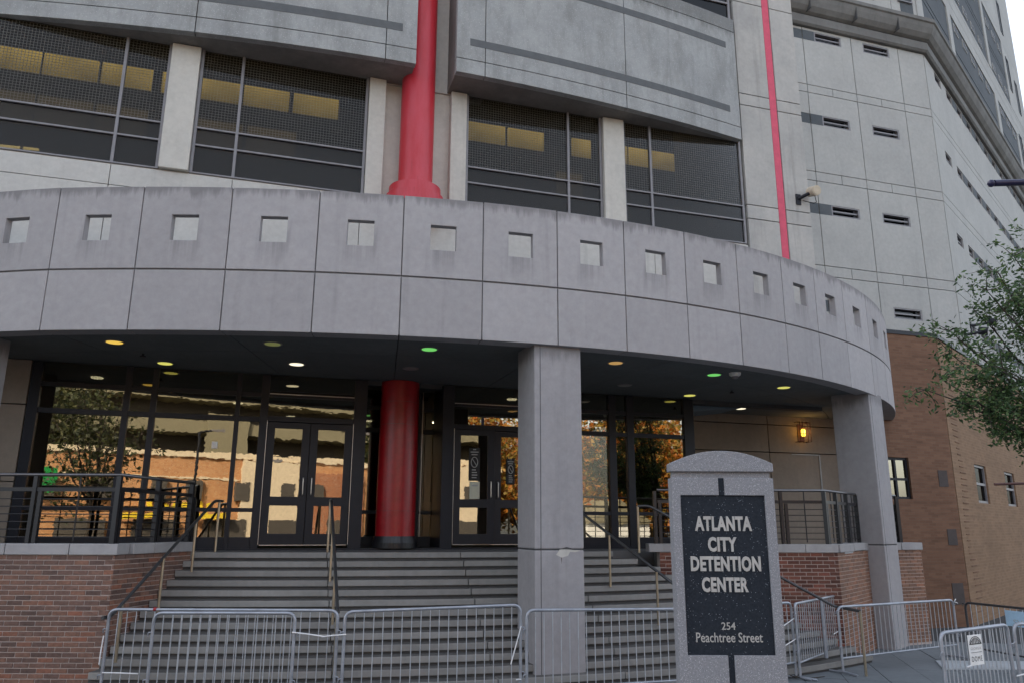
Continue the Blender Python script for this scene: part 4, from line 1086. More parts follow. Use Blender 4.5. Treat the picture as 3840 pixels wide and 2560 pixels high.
# the long rail along the right flank wall
t = thing('handrail', 'handrail slanting across the right brick flank down to the plaza', 'handrail', (2.8, SY - 0.25, 1.88), 'steel handrails on the stairs')
yy = SY - 0.28
pA = ony(2391, 1896, yy - 0.1); pB = ony(2433, 1894, yy - 0.1); pE = ony(3130, 2272, yy - 0.6); pF = ony(3225, 2290, yy - 1.0)
m = MB(); m.tube(round_path([pA, pB, pE, pF], 0.08, 4), 0.024, 10); m.build('rail', M['darkrail'], t)
for p, zb in ((pA, 1.86), (pF, ground_z(pF.x, pF.y)), (ony(2700, 2040, yy - 0.25), 1.2)):
    m = MB(); m.tube([Vector((p.x, p.y, zb)), p], 0.022, 10); m.build('post', M['brass'], t)
p = ony(3080, 2245, yy - 0.55); m = MB(); m.tube([Vector((p.x, p.y, 0.2)), p], 0.03, 10); m.build('post', M['galv'], t)

# ------------------------------------------------------------------ monument sign
SGY = 7.0
sg = thing('monument_sign', 'grey granite monument sign with dark lettered panel in front of the stairs', 'sign', (ony(2720, 2500, SGY).x, SGY, 0))
def sx(u, v): p = ony(u, v, SGY); return p.x, p.z
xl, zt = sx(2517, 1789); xr, _ = sx(2899, 1790)
zsh = zt; xm = (xl + xr) / 2
z_pt = sx(2700, 1855)[1]; z_pb = sx(2730, 2456)[1]
pl, pr = sx(2552, 1860)[0], sx(2868, 1860)[0]
ng = 0.033 / 2 * 0.9
nl, nr = sx(2693, 1800)[0], sx(2715, 1800)[0]
m = MB()
m.grid(FW, [xl, pl, nl, nr, pr, xr], [-0.2, z_pb, z_pt, zsh], SGY, SGY + 0.16, {(1, 1), (2, 1), (3, 1), (2, 2), (2, 0)})
m.build('body', M['granite'], sg, 0.006)
one(FW, pl, pr, SGY + 0.022, SGY + 0.10, z_pb + 0.0, z_pt, 'panel', M['granitedark'], sg)
one(FW, nl, nr, SGY + 0.018, SGY + 0.15, z_pt + 0.002, zsh - 0.002, 'groove', M['granitedark'], sg); one(FW, nl, nr, SGY + 0.018, SGY + 0.15, -0.1, z_pb - 0.002, 'groove', M['granitedark'], sg)
z_c0 = sx(2700, 1766)[1]; z_ap = sx(2680, 1688)[1]; z_ce = sx(2520, 1735)[1]
one(FW, xl + 0.02, xr - 0.02, SGY + 0.035, SGY + 0.125, zsh, z_c0, 'neck', M['granite'], sg)
W = (xr - xl) / 2 + 0.006
poly = [(xm - W, z_c0), (xm + W, z_c0), (xm + W, z_ce)]
for i in range(1, 16):
    a = 1 - 2 * i / 16; poly.append((xm + W * a, z_ce + (z_ap - z_ce) * (1 - a * a)))
poly.append((xm - W, z_ce))
m = MB(); m.extrude(FW, poly, SGY - 0.004, SGY + 0.164); m.build('cap', M['granite'], sg, 0.006)
def words(s, u0, u1, v0, v1, bold, nm, ext=0.012, space=1.0, split=True):
    x0, z0 = sx(u0, v1); x1, z1 = sx(u1, v0)
    me = text_mesh(s, 1.0, 0.1, bold, 1.0, space)
    xs_ = [v_.co.x for v_ in me.vertices]; ys_ = [v_.co.y for v_ in me.vertices]
    kx, ky = (x1 - x0) / (max(xs_) - min(xs_)), (z1 - z0) / (max(ys_) - min(ys_)); mx, my = min(xs_), min(ys_)
    cv = lambda co: Vector((x0 + (co.x - mx) * kx, SGY + 0.022 - ext * (0.5 + co.z / 0.2), z0 + (co.y - my) * ky))
    if split:
        for vs, fs in islands(me):
            m = MB(); m.add([cv(c) for c in vs], fs); m.build(nm, M['letter'], sg)
    else:
        m = MB(); m.add([cv(v_.co) for v_ in me.vertices], [tuple(p.vertices) for p in me.polygons]); m.build(nm, M['letter'], sg)
k = 0.5803
U = lambda x: 2450 + x * k
V = lambda y: 1650 + y * k
words('ATLANTA', U(273), U(635), V(489), V(583), 0.042, 'letter', space=1.08)
words('CITY', U(358), U(540), V(623), V(718), 0.042, 'letter', space=1.08)
words('DETENTION', U(247), U(694), V(748), V(845), 0.042, 'letter', space=1.08)
words('CENTER', U(319), U(614), V(884), V(980), 0.042, 'letter', space=1.08)
words('254', U(446), U(533), V(1176), V(1224), 0.004, 'house_number', 0.006, split=False)
words('Peachtree Street', U(282), U(709), V(1243), V(1305), 0.004, 'street_name', 0.006, split=False)

# ------------------------------------------------------------------ crowd barriers
bar_proto = None
def barrier(label, uvL, yL, uvR, yR, cap=True, nbar=None, dark=False, extra=None, corner=0.11):
    A, B = ony(*uvL, yL), ony(*uvR, yR)
    t = thing('crowd_barrier', label, 'barrier', (A.x, A.y, ground_z(A.x, A.y)), 'steel crowd barriers round the stair foot')
    mg, mb_ = (M['darkrail'], M['galvbar']) if dark else (M['galv'], M['galvbar'])
    gA, gB = Vector((A.x, A.y, ground_z(A.x, A.y))), Vector((B.x, B.y, ground_z(B.x, B.y)))
    m = MB(); m.tube(round_path([gA + Vector((0, 0, 0.03)), A, B, gB + Vector((0, 0, 0.03))], corner, 6), 0.021, 10); m.build('frame', mg, t)
    d = (B - A); L = math.hypot(d.x, d.y); h = d.normalized()
    nrm = Vector((-h.y, h.x, 0)).normalized()
    low = lambda f: gA.lerp(gB, f) + Vector((0, 0, 0.24))
    m = MB(); m.tube([low(0), low(1)], 0.016, 8); m.build('bottom_rail', mg, t)
    for g_ in (gA, gB):
        m = MB(); c = g_ + Vector((0, 0, 0.035)); m.tube([c - nrm * 0.26 - Vector((0, 0, 0.015)), c, c + nrm * 0.26 - Vector((0, 0, 0.015))], 0.018, 8); m.build('foot', mg, t)
    n = nbar or int(L / 0.118)
    for i in range(1, n):
        f = i / n; lo, hi = low(f), A.lerp(B, f)
        if L * min(f, 1 - f) < 0.06: continue
        hh = hi.z - lo.z
        global bar_proto
        if bar_proto is None:
            q = MB(); q.tube([(0, 0, 0), (0, 0, 1)], 0.0068, 6); bar_proto = q.build('bar', M['galvbar'], None)
        e = share('bar', bar_proto, t, lo, (0, 0, random.random() * 6), (1, 1, hh))
        e.rotation_euler = (random.uniform(-0.004, 0.004), random.uniform(-0.004, 0.004), 0)
    for f in ((0.0, 1.0)):
        c = gA if f == 0 else gB
        for zz in (0.42, 0.98):
            m = MB(); m.tube(round_path([c + Vector((0, 0, zz)) - nrm * 0.01, c + Vector((0, 0, zz)) - h * (0.05 if f == 0 else -0.05) - nrm * 0.02, c + Vector((0, 0, zz - 0.05)) - h * (0.05 if f == 0 else -0.05)], 0.02, 3), 0.008, 6); m.build('hook', mg, t)
    def at(f, z): p = gA.lerp(gB, f); return Vector((p.x, p.y, gA.z + (gB.z - gA.z) * f + z))
    if extra: extra(t, at, h, nrm)
    return t
def ties(*L):
    def go(t, at, h, nrm):
        for f0, z0, f1, z1 in L:
            m = MB(); m.tube([at(f0, z0) - nrm * 0.035, at((f0 + f1) / 2, (z0 + z1) / 2 + 0.004) - nrm * 0.04, at(f1, z1) - nrm * 0.03], 0.0085, 6); m.build('cable_tie', M['tie'], t)
    return go
def ext_b1(t, at, h, nrm):
    ties((0.006, 0.45, 0.16, 0.44), (-0.012, 0.55, -0.008, 0.9))(t, at, h, nrm)
    m = MB(); p = at(0.2, 1.225); m.tube([p - h * 0.02, p + h * 0.02], 0.024, 8); m.build('red_tape', M['red'], t)
barrier('rear crowd barrier in front of the left steps with red tape on its top rail', (412, 2283), 10.62, (1268, 2287), 10.55, extra=ext_b1)
barrier('front crowd barrier overlapping the rear one at the left steps', (580, 2296), 10.30, (1108, 2297), 10.30, extra=ties((0.99, 0.99, 1.22, 0.94)))
barrier('crowd barrier standing left of the square column', (1295, 2292), 10.42, (1952, 2266), 10.95, extra=ties((-0.12, 0.93, 0.01, 0.95), (1.0, 1.0, 0.94, 0.52), (0.97, 0.33, 1.0, 0.33)))
barrier('crowd barrier in front of the square column, its end behind the sign', (1975, 2286), 10.75, (2700, 2280), 11.6)
barrier('crowd barrier whose right end shows beside the monument sign', (2710, 2272), 11.9, (2965, 2257), 12.9, extra=ties((0.80, 0.79, 1.05, 0.92), (0.80, 0.50, 1.08, 0.62)))
barrier('crowd barrier turned edgewise to the brick flank corner', (2980, 2262), 12.85, (3131, 2232), 14.5, nbar=20, corner=0.06, extra=ties((0.82, 0.50, 1.15, 0.55)))
barrier('long crowd barrier in front of the right end column', (3140, 2274), 13.3, (3572, 2247), 14.9, extra=ties((1.0, 0.98, 1.03, 0.95), (1.0, 1.0, 1.015, 1.03)))
def plaque(t, at, h, nrm):
    f0, f1 = 0.34, 0.54
    c0, c1 = at(f0, 0.95), at(f1, 0.95)
    d = (c1 - c0); W_ = d.length; d.normalize()
    fr = lambda a, b, z: c0 + d * a + nrm * b + Vector((0, 0, z))
    Hh = W_ * 1.22
    one(fr, 0, W_, -0.032, -0.026, -Hh * 0.45, Hh * 0.55, 'plaque', M['white'], t, 0.002)
    m = MB(); z_ = Hh * 0.26
    for i in range(7):
        x = W_ * (0.14 + 0.72 * i / 6); k_ = (i - 3) / 3.0
        m.tube([fr(x, -0.036, z_), fr(W_ * 0.5 + (x - W_ * 0.5) * 0.72, -0.036, z_ + Hh * 0.20 * (1 - 0.45 * k_ * k_))], 0.0035, 4)
    m.tube([fr(W_ * (0.5 + 0.40 * math.cos(a)), -0.036, z_ + Hh * 0.23 * math.sin(a)) for a in [PI * i / 14 for i in range(15)]], 0.0035, 4)
    m.box(fr, W_ * 0.06, W_ * 0.94, -0.037, -0.033, z_ - 0.008, z_)
    m.box(fr, W_ * 0.12, W_ * 0.88, -0.037, -0.033, -Hh * 0.02 - 0.003, -Hh * 0.02)
    m.build('dome_emblem', M['ink'], t)
    for s_, zc, ht, mm in (('GEORGIA', Hh * 0.10, 0.030, M['inkgrey']), ('DOME', -Hh * 0.24, 0.055, M['ink'])):
        me = text_mesh(s_, 1.0, 0.0, 0.0, 1.0, 1.25)
        xs_ = [v_.co.x for v_ in me.vertices]; ys_ = [v_.co.y for v_ in me.vertices]
        kx = W_ * 0.76 / (max(xs_) - min(xs_)); ky = ht / (max(ys_) - min(ys_))
        m = MB(); m.add([fr(W_ * 0.12 + (v_.co.x - min(xs_)) * kx, -0.034, zc - ht / 2 + (v_.co.y - min(ys_)) * ky) for v_ in me.vertices], [tuple(p.vertices) for p in me.polygons]); m.build('print', mm, t)
    ties((1.0, 0.63, 1.12, 0.635), (0.28, 0.80, 0.34, 0.81))(t, at, h, nrm)
barrier('near crowd barrier carrying a small white plaque at the right', (3525, 2372), 8.95, (3775, 2340), 9.6, extra=plaque, nbar=17, corner=0.09)
barrier('crowd barrier running off the right edge of the photo', (3798, 2338), 9.75, (4300, 2325), 10.6)
barrier('dark crowd barrier in front of the tan brick wall', (3618, 2257), 14.6, (4150, 2312), 12.0, dark=True)
# pale blue board hung on the dark barrier
p0, p1 = ony(3775, 2285, 13.3), ony(3905, 2298, 12.75)
nb = thing('notice_board', 'pale blue notice board hung on the dark barrier at right', 'sign', p0)
d = (p1 - p0); d.z = 0; Wn = d.length; d.normalize(); nn = Vector((-d.y, d.x, 0))
frN = lambda a, b, z: Vector((p0.x, p0.y, p0.z)) + d * a + nn * b + Vector((0, 0, z))
one(frN, 0, Wn, -0.05, -0.035, -0.24, 0.0, 'board', M['bluesign'], nb, 0.002)
me = text_mesh('SVC', 1.0, 0.0); xs_ = [v_.co.x for v_ in me.vertices]; ys_ = [v_.co.y for v_ in me.vertices]
m = MB(); m.add([frN(0.13 + (v_.co.x - min(xs_)) * 0.16, -0.053, -0.21 + (v_.co.y - min(ys_)) * 0.11) for v_ in me.vertices], [tuple(p.vertices) for p in me.polygons]); m.build('print', M['inkgrey'], nb)

# ------------------------------------------------------------------ soffit lamps and fittings
lampm = {'yellow': emit('yellow_lamp', (1.0, 0.64, 0.08), 0.19), 'lime': emit('lime_lamp', (0.80, 0.76, 0.14), 0.19), 'green': emit('green_lamp', (0.18, 0.80, 0.14), 0.17),
         'white': emit('white_lamp', (1.0, 0.92, 0.66), 0.32), 'orange': emit('orange_lamp', (0.8, 0.45, 0.10), 0.12), 'olive': emit('olive_lamp', (0.35, 0.38, 0.04), 0.06), 'off': plain('unlit_lens', (0.30, 0.30, 0.29), 0.3)}
def lamp(x, y, kind, label):
    p = onz(x * 1.63265, y * 1.63265, ZB + 0.03)
    t = thing('downlight', label, 'light', (p.x, p.y, ZB + 0.045), 'round lamps in the canopy soffit')
    m = MB(); m.lathe(p, [(0.150, ZB + 0.035), (0.150, ZB + 0.05)], 24); m.build('trim_ring', M['frame2'], t)
    m = MB(); m.lathe(p, [(0.118, ZB + 0.030), (0.124, ZB + 0.0345)], 24); m.build('lens', lampm[kind], t)
lamp(263, 787, 'yellow', 'lit golden downlight nearest the left edge of the soffit')
lamp(379, 835, 'lime', 'lit yellow downlight above the left glass mullions')
lamp(626, 791, 'olive', 'dim olive downlight near the soffit edge at left')
lamp(681, 837, 'white', 'lit white downlight above the left double doors')
lamp(986, 803, 'green', 'bright green downlight left of the centre column')
lamp(943, 847, 'off', 'unlit downlight above the dark red column')
lamp(1414, 834, 'orange', 'dull orange downlight just right of the centre column')
lamp(1435, 885, 'off', 'unlit downlight above the right glass panes')
lamp(1640, 861, 'green', 'green downlight beside the white dome camera')
lamp(1584, 908, 'lime', 'yellow downlight over the end of the glass wall')
lamp(1800, 890, 'lime', 'yellow green downlight nearest the right end column')
lamp(1701, 938, 'white', 'white downlight in front of the caged wall lamp')
p = onz(2756, 1400, ZB + 0.03)
t = thing('dome_camera', 'small white dome camera under the soffit beside a green lamp', 'camera', p)
m = MB(); m.lathe(p, [(0.07, ZB - 0.02), (0.10, ZB + 0.0), (0.11, ZB + 0.05)], 20); m.build('housing', M['white'], t)
m = MB(); m.lathe(p, [(0.02, ZB - 0.07), (0.05, ZB - 0.055), (0.065, ZB - 0.022)], 16); m.build('dome', M['frame2'], t)
for u, v, lb in ((536, 1335, 'small dark sprinkler head in the soffit at left'), (2745, 1471, 'small dark sprinkler head in the soffit near the glass wall end'), (2950, 1527, 'small dark sprinkler head in the soffit near the caged lamp')):
    p = onz(u, v, ZB); t = thing('sprinkler_head', lb, 'sprinkler', p, 'sprinkler heads in the soffit')
    m = MB(); m.tube([p + Vector((0, 0, 0.05)), p], 0.02, 8); m.build('stem', M['frame'], t)
    m = MB(); m.lathe(p, [(0.05, p.z - 0.012), (0.05, p.z + 0.004)], 12); m.build('deflector', M['frame'], t)
# caged wall lamp
a, z = onb(3008, 1620, WB - 0.1)
t = thing('wall_lamp', 'caged amber wall lamp glowing on the tan porch wall', 'light', F1(a, WB, z))
m = MB(); m.lathe(F1(a + 0.02, WB - 0.12, 0), [(0.035, z - 0.10), (0.055, z - 0.06), (0.055, z + 0.06), (0.03, z + 0.09)], 16); m.build('bulb', M['amber'], t)
one(F1, a - 0.07, a + 0.11, WB - 0.02, WB - 0.002, z - 0.22, z + 0.22, 'back_plate', M['rust'], t)
c = MB()
for x in (-0.15, -0.05, 0.08, 0.17):
    c.tube([F1(a + x, WB - 0.01, z - 0.24), F1(a + x, WB - 0.22, z - 0.24), F1(a + x, WB - 0.22, z + 0.26), F1(a + x, WB - 0.01, z + 0.26)], 0.010, 6)
for zz in (-0.20, -0.04, 0.10, 0.22): c.tube([F1(a - 0.15, WB - 0.22, z + zz), F1(a + 0.17, WB - 0.22, z + zz)], 0.009, 6)
c.build('cage', M['rust'], t)
ld = bpy.data.lights.new('wall_lamp_light', 'POINT'); ld.energy = 1.0; ld.color = (1.0, 0.55, 0.15); ld.shadow_soft_size = 0.06
lo = bpy.data.objects.new('wall_lamp_light', ld); COL.objects.link(lo); lo.parent = t; lo.location = F1(a, WB - 0.32, z) - Vector(t.location)

# a dead twig on the paving
t = thing('fallen_twig', 'dark fallen twig lying on the paving beside the monument sign', 'twig', onz(3000, 2536, 0.01))
m = MB(); m.tube([onz(u, v, z) for u, v, z in ((2952, 2533, 0.012), (2985, 2537, 0.035), (3020, 2540, 0.02), (3055, 2539, 0.015), (3092, 2534, 0.012))], 0.012, 6, 0.005); m.tube([onz(3020, 2540, 0.02), onz(3048, 2546, 0.012)], 0.006, 5, 0.003); m.build('stem', M['bark'], t)
m = MB()
for i in range(26):
    p = onz(2970 + random.gauss(0, 14), 2534 + random.gauss(0, 2), 0.015 + random.random() * 0.03); d = Vector((random.gauss(0, 1), random.gauss(0, 1), 0.2)).normalized() * 0.07; x = Vector((-d.y, d.x, 0.02)) * 0.25
    m.add([p, p + d * 0.5 + x, p + d, p + d * 0.5 - x], [(0, 1, 2, 3)])
m.build('dead_leaves', M['bark'], t, kind='stuff')
# floodlights on wall arms
def flood(label, fr, s, d, z, arm=0.55, side=1, m_head='cream', r_=0.13):
    base = fr(s, d, z); t = thing('floodlight', label, 'light', base, 'floodlights on wall arms')
    one(fr, s - 0.07, s + 0.07, d - 0.03, d - 0.001, z - 0.16, z + 0.12, 'bracket', M['frame'], t, 0.004)
    e = fr(s + side * arm * 0.75, d - arm * 0.8, z + 0.13)
    m = MB(); m.tube([fr(s, d - 0.02, z), e], 0.045, 8); m.build('arm', M['frame'], t)
    ax = (fr(s, d - 1, z) - fr(s, d, z)).normalized(); ax = (ax + Vector((0, 0, -0.25))).normalized()
    m = MB(); m.tube([e - ax * 0.16, e + ax * 0.10], r_, 16); m.build('head', M[m_head], t)
    m = MB(); m.tube([e + ax * 0.101, e + ax * 0.112], r_ * 0.82, 16); m.build('lens', M['cream'] if m_head == 'cream' else M['frame2'], t)
    m = MB(); m.tube([e + Vector((0, 0, -0.1)), e + Vector((0.03, 0, -0.30)), fr(s + side * 0.3, d - 0.2, z - 0.16), fr(s + side * 0.1, d - 0.05, z - 0.05)], 0.010, 6); m.build('cable', M['frame'], t)
a, z = onb(2996, 745, FB - 0.1); flood('cream floodlight on a dark arm beside the pink strip', F1, a, FB - 0.06, z, 0.36, 1, r_=0.125)
def on2(u, v):                                 # pixel -> (s, z) on the tower's right face
    d = ray(u, v); n = Vector((-s2, c2, 0)); q = O + d * ((TC - O).dot(n) / d.dot(n)); e = q - TC
    return e.x * c2 + e.y * s2, q.z
s_, z = on2(3535, 1198); flood('black floodlight behind the tree twigs on the tower wall', F2, max(s_, 0.3), 0.0, z, 0.6, 1, 'frame')
s_, z = on2(3640, 1222); flood('black floodlight among the tree leaves on the tower wall', F2, s_, 0.0, z, 0.7, 1, 'frame')

# ------------------------------------------------------------------ banner pole whose arms reach into the frame
bp_ = ony(4060, 700, 6.4)
t = thing('banner_pole', 'dark street pole with banner arms reaching in at the right edge', 'street pole', (bp_.x, bp_.y, 0))
m = MB(); m.tube([(bp_.x, bp_.y, 0), (bp_.x, bp_.y, 6.4)], 0.07, 14, 0.05); m.build('pole', M['navy'], t)
m = MB(); m.lathe(bp_, [(0.16, 0.0), (0.16, 0.25), (0.09, 0.4)], 16); m.build('base', M['navy'], t)
e = ony(3728, 688, 6.4)
m = MB(); m.tube([Vector((bp_.x, bp_.y, e.z + 0.03)), e], 0.030, 12); m.build('upper_arm', M['navy'], t)
q = ony(3717, 689, 6.4)
m = MB(); m.lathe(Vector((q.x, q.y, 0)), [(0.005, q.z - 0.035), (0.024, q.z - 0.025), (0.034, q.z), (0.024, q.z + 0.025), (0.005, q.z + 0.035)], 14); m.build('finial', M['navy'], t)
e = ony(3729, 1814, 6.4)
m = MB(); m.tube([Vector((bp_.x, bp_.y, e.z + 0.04)), e], 0.0105, 8); m.build('lower_arm', M['rust'], t)

# ------------------------------------------------------------------ trees
def leafy(m, tips, nleaf, size, spread):
    for i in range(nleaf):
        c = random.choice(tips); r_ = spread * random.random() ** 0.6
        v_ = Vector((random.gauss(0, 1), random.gauss(0, 1), random.gauss(0, 0.7))).normalized() * r_
        p = c + v_
        d = Vector((random.gauss(0, 1), random.gauss(0, 1), random.gauss(-0.25, 0.7))).normalized()
        x = d.cross(Vector((random.gauss(0, 1), random.gauss(0, 1), random.gauss(0, 1)))).normalized()
        L, w_ = size * random.uniform(0.7, 1.3), size * random.uniform(0.16, 0.26)
        m.add([p, p + d * L * 0.45 + x * w_, p + d * L, p + d * L * 0.5 - x * w_], [(0, 1, 2, 3)])
def tree(name, label, base, height, tips, nleaf, size, spread, leafm, group=None, tr=0.13, fork=0.45, tw=None):
    base = Vector(base); t = thing(name, label, 'tree', base, group)
    top = base + Vector((0.1, 0.05, height * fork))
    m = MB(); m.tube([base, base + Vector((0.04, 0, height * fork * 0.5)), top], tr, 10, tr * 0.7); m.build('trunk', M['bark'], t)
    lim = MB(); cents = []
    for tp in tips:
        tp = Vector(tp); k_ = 7; pts = []
        mid = (top + tp) / 2 + Vector((random.uniform(-0.15, 0.15), random.uniform(-0.2, 0.2), 0.22 * (tp - top).length * random.uniform(0.1, 0.7)))
        for i in range(k_ + 1):
            f = i / k_; pts.append(top * (1 - f) ** 2 + mid * 2 * f * (1 - f) + tp * f * f + Vector((random.gauss(0, 0.03), random.gauss(0, 0.03), random.gauss(0, 0.03))) * (1 if 0 < i < k_ else 0))
        lim.tube(pts, tr * 0.30, 6, 0.006)
        for i in range(2, k_ + 1):
            for q in range(4):
                dv = Vector((random.gauss(0, 1), random.gauss(0, 1), random.gauss(0.05, 0.6))).normalized() * random.uniform(0.25, 0.7) * (tw or spread) * 2.2
                e = pts[i] + dv; lim.tube([pts[i], pts[i] + dv * 0.5 + Vector((0, 0, 0.04)), e], 0.008, 4, 0.002, False)
                cents += [pts[i] + dv * 0.6, e]
            cents.append(pts[i])
    lim.build('limb', M['bark'], t)
    m = MB(); leafy(m, cents, nleaf, size, spread); m.build('crown', leafm, t)
    return t
TY = 11.0
def tp(u, v, y=TY): return ony(u, v, y)
tips = [tp(3530, 1420, 10.4), tp(3650, 1160, 11.2), tp(3740, 1020, 10.7), tp(3850, 930, 11.3), tp(3600, 1500, 10.6), tp(3720, 1480, 10.9), tp(3830, 1560, 10.5), tp(3570, 1330, 11.0),
        tp(3680, 1320, 10.4), tp(3790, 1200, 10.9), tp(3860, 1080, 11.4), tp(3760, 1380, 10.3), tp(3870, 1400, 10.8), tp(4000, 900, 11), tp(4100, 1300, 11), tp(3560, 1240, 10.8), tp(3800, 1100, 11.0), tp(3950, 1200, 10.4), tp(3960, 1550, 10.8), tp(3800, 960, 10.9), tp(3700, 1090, 10.6), tp(3470, 1460, 10.8), tp(3760, 1610, 10.7), tp(3860, 880, 10.6), tp(3640, 1420, 11.1)]
tree('oak_tree', 'dark green fine leaved tree reaching in at the right edge', (8.75, 11.0, ground_z(8.75, 11)), 6.5, tips, 19000, 0.078, 0.17, M['leaf'], tr=0.14, fork=0.42, tw=0.30)

# ------------------------------------------------------------------ across the street, behind the viewer (mirrored in the glass)
def at_street(x, y): return Vector((x, y, 0))
FX = lambda a, b, z: Vector((a, -24 + (-b), z))
bs = thing('brick_shop', 'sunlit orange brick shop building across the street', 'building', (4, -26, 0))
M['shopbrick'] = coursed('sunlit_brick', 0.0, (0.42, 0.20, 0.09), (0.52, 0.27, 0.13), (0.5, 0.35, 0.22), (0.38, 0.18, 0.09))
M['shopcream'] = plain('cream_band', (0.62, 0.52, 0.38), 0.7)
M['rustbrick'] = coursed('rust_brick', 0.0, (0.30, 0.11, 0.06), (0.38, 0.16, 0.08), (0.4, 0.28, 0.2), (0.25, 0.1, 0.06))
M['yellow'] = plain('yellow_awning', (0.72, 0.52, 0.03), 0.6)
M['green'] = plain('green_sign', (0.01, 0.28, 0.06), 0.5)
one(FX, -16, 26, 0, 9, -0.1, 6.6, 'wall', M['shopbrick'], bs)
one(FX, -16.2, 26.2, -0.15, 9, 6.6, 6.95, 'parapet_band', M['shopcream'], bs)
one(FX, -10, 5.5, -0.08, -0.002, 5.25, 5.37, 'stone_band', M['shopcream'], bs)
one(FX, 5.6, 9.4, -0.35, -0.002, -0.1, 6.55, 'cream_bay', M['shopcream'], bs); one(FX, 9.5, 14.5, -0.2, -0.002, -0.1, 5.9, 'rust_bay', M['rustbrick'], bs)
for i in range(14): one(FX, -14 + i * 2.7 + (i % 3) * 0.3, -13.1 + i * 2.7 + (i % 3) * 0.3, -0.40, -0.36 if 5 < -14 + i * 2.7 < 10 else -0.001, 3.9, 5.1, 'upper_window', M['roomdark'], bs)
for i in range(9): one(FX, -13 + i * 4.1, -10.4 + i * 4.1, -0.42, -0.36 if 4 < -13 + i * 4.1 < 10 else -0.001, 0.4, 2.7, 'shop_window', M['roomdark'], bs)
for i in range(2): one(FX, -1.5 + i * 4.2, 0.6 + i * 4.2, -1.2, -0.42, 2.75, 3.05, 'awning', M['yellow'], bs)
for i in range(9): one(FX, -0.5 + i * 0.5, -0.2 + i * 0.5, -0.13, -0.085, 3.35, 3.75, 'letter_shape', M['yellow'], bs)
for i, (x, y, hh) in enumerate(((-0.6, -9.0, 6.5), (3.2, -12.0, 5.5), (6.6, -8.0, 7.0))):
    t = thing('street_lamp', 'dark street lamp post across the street, %s from the left' % ('first second third'.split()[i]), 'street lamp', (x, y, 0), 'street lamps across the street')
    m = MB(); m.tube([(x, y, 0), (x, y, hh)], 0.09, 8, 0.06); m.build('post', M['frame'], t)
    m = MB(); m.tube([(x, y, hh), (x + 0.7, y, hh + 0.15)], 0.05, 6); m.build('arm', M['frame'], t)
    one(FW, x + 0.5, x + 1.1, y - 0.12, y + 0.12, hh + 0.1, hh + 0.22, 'lamp_head', M['frame2'], t)
pk = thing('parking_deck', 'pale parking deck behind the brick shop across the street', 'building', (6, -52, 0))
FK = lambda a, b, z: Vector((a, -50 - b, z))
M['deck'] = plain('olive_concrete', (0.20, 0.18, 0.12), 0.9)
for i in range(5): one(FK, -30, 40, 0, 14, 1.5 + i * 3.2, 2.7 + i * 3.2, 'deck_slab', M['deck'], pk)
one(FK, -30, 40, 3, 14, 0, 15, 'core', M['roomdark'], pk)
one(FK, 9, 13, -0.5, -0.01, 4, 13, 'stair_tower', M['deck'], pk)
def bush_tree(label, base, h, r_, n, leafm, size=0.3, name='street_tree', group='trees across the street', zlo=0.42):
    b = Vector(base); tt = [b + Vector((random.gauss(0, r_ * 0.5), random.gauss(0, r_ * 0.5), h * random.uniform(zlo, 1.0))) for _ in range(14 if zlo > 0.3 else 26)]
    return tree(name, label, b, h, tt, n, size, r_ * 0.33, leafm, group, tr=0.16, fork=0.32)
bush_tree('dark street tree behind the viewer mirrored at the left', (-5.0, -6.5, 0), 8.5, 2.4, 2300, M['darkleaf'], 0.22)
for i, (x, y) in enumerate(((30, -20), (36, -17), (42, -24), (48, -18), (38, -28), (27, -29), (54, -26), (34, -36), (42, -37), (50, -35), (58, -33), (46, -44))):
    bush_tree('orange autumn tree across the street, number %s from the brick shop' % ('one two three four five six seven eight nine ten eleven twelve'.split()[i]), (x, y, 0), 12 + (i % 3), 4.6, 9000, M['autumn'], 0.55, zlo=0.12)
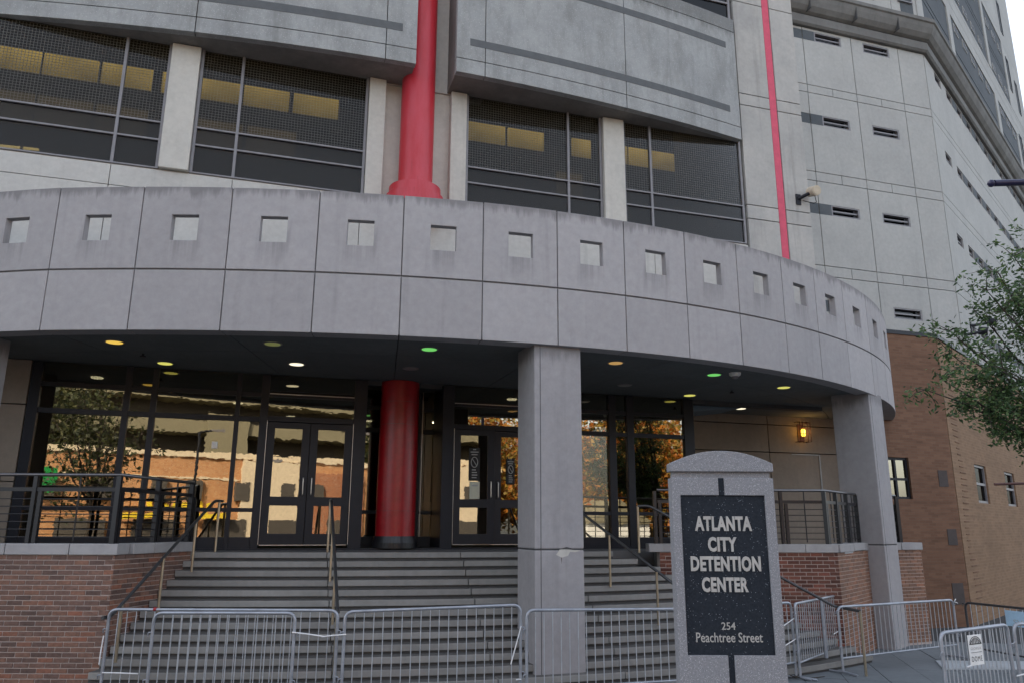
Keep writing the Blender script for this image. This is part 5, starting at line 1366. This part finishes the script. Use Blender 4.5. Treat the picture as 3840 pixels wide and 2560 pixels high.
for i, (x, y) in enumerate(((-22, -38), (-12, -40), (-3, -39), (22, -38), (30, -40))):
    bush_tree('tall olive tree behind the brick shop, %s along the row' % ('first second third fourth fifth'.split()[i]), (x, y, 0), 15, 4.5, 3000, M['darkleaf'], 0.6)
ps = thing('parking_sign', 'green parking sign on a post across the street', 'sign', (-6.3, -13, 0))
m = MB(); m.tube([(-6.3, -13, 0), (-6.3, -13, 3.8)], 0.05, 8); m.build('post', M['frame'], ps)
one(FW, -6.8, -5.8, -13.0, -12.93, 3.8, 4.9, 'sign_face', M['green'], ps)
def car(label, x, y, body):
    t = thing('parked_car', label, 'car', (x, y, 0), 'cars parked across the street')
    F = lambda a, b, z: Vector((x + a, y + b, z - 0.03))
    m = MB(); m.extrude(F, [(-2.2, 0.35), (2.2, 0.35), (2.25, 0.7), (1.9, 0.88), (1.1, 0.95), (0.5, 1.42), (-1.2, 1.45), (-1.9, 0.98), (-2.25, 0.9)], -0.85, 0.85); m.build('body', body, t, 0.05)
    m = MB(); m.extrude(F, [(0.95, 0.97), (0.45, 1.37), (-1.15, 1.4), (-1.75, 0.99)], 0.853, 0.86); m.build('side_window', M['roomdark'], t)
    for a in (-1.35, 1.35):
        for b in (-0.75, 0.75):
            m = MB(); m.tube([F(a, b - 0.1, 0.33), F(a, b + 0.1, 0.33)], 0.32, 16); m.build('wheel', M['ink'], t)
M['carw'] = plain('white_car_paint', (0.75, 0.75, 0.73), 0.25); M['cars'] = plain('silver_car_paint', (0.45, 0.46, 0.47), 0.25, metal=0.5)
car('white car parked across the street by the green sign', -1.2, -18.0, M['carw']); car('silver car parked across the street by the shop', 4.6, -18.2, M['cars']); car('white car parked across the street under the autumn trees', 22.0, -16.5, M['carw'])
vn = thing('white_shed', 'white clapboard shed below the autumn trees across the street', 'building', (33, -14, 0))
one(FW, 27, 33, -17.5, -14, 0, 2.6, 'wall', M['white'], vn)
m = MB(); m.extrude(lambda a, d, z: Vector((a, d, z)), [(26.8, 2.6), (33.2, 2.6), (30, 4.2)], -17.7, -13.8); m.build('roof', M['deck'], vn)
if bar_proto is not None: bpy.data.objects.remove(bar_proto)
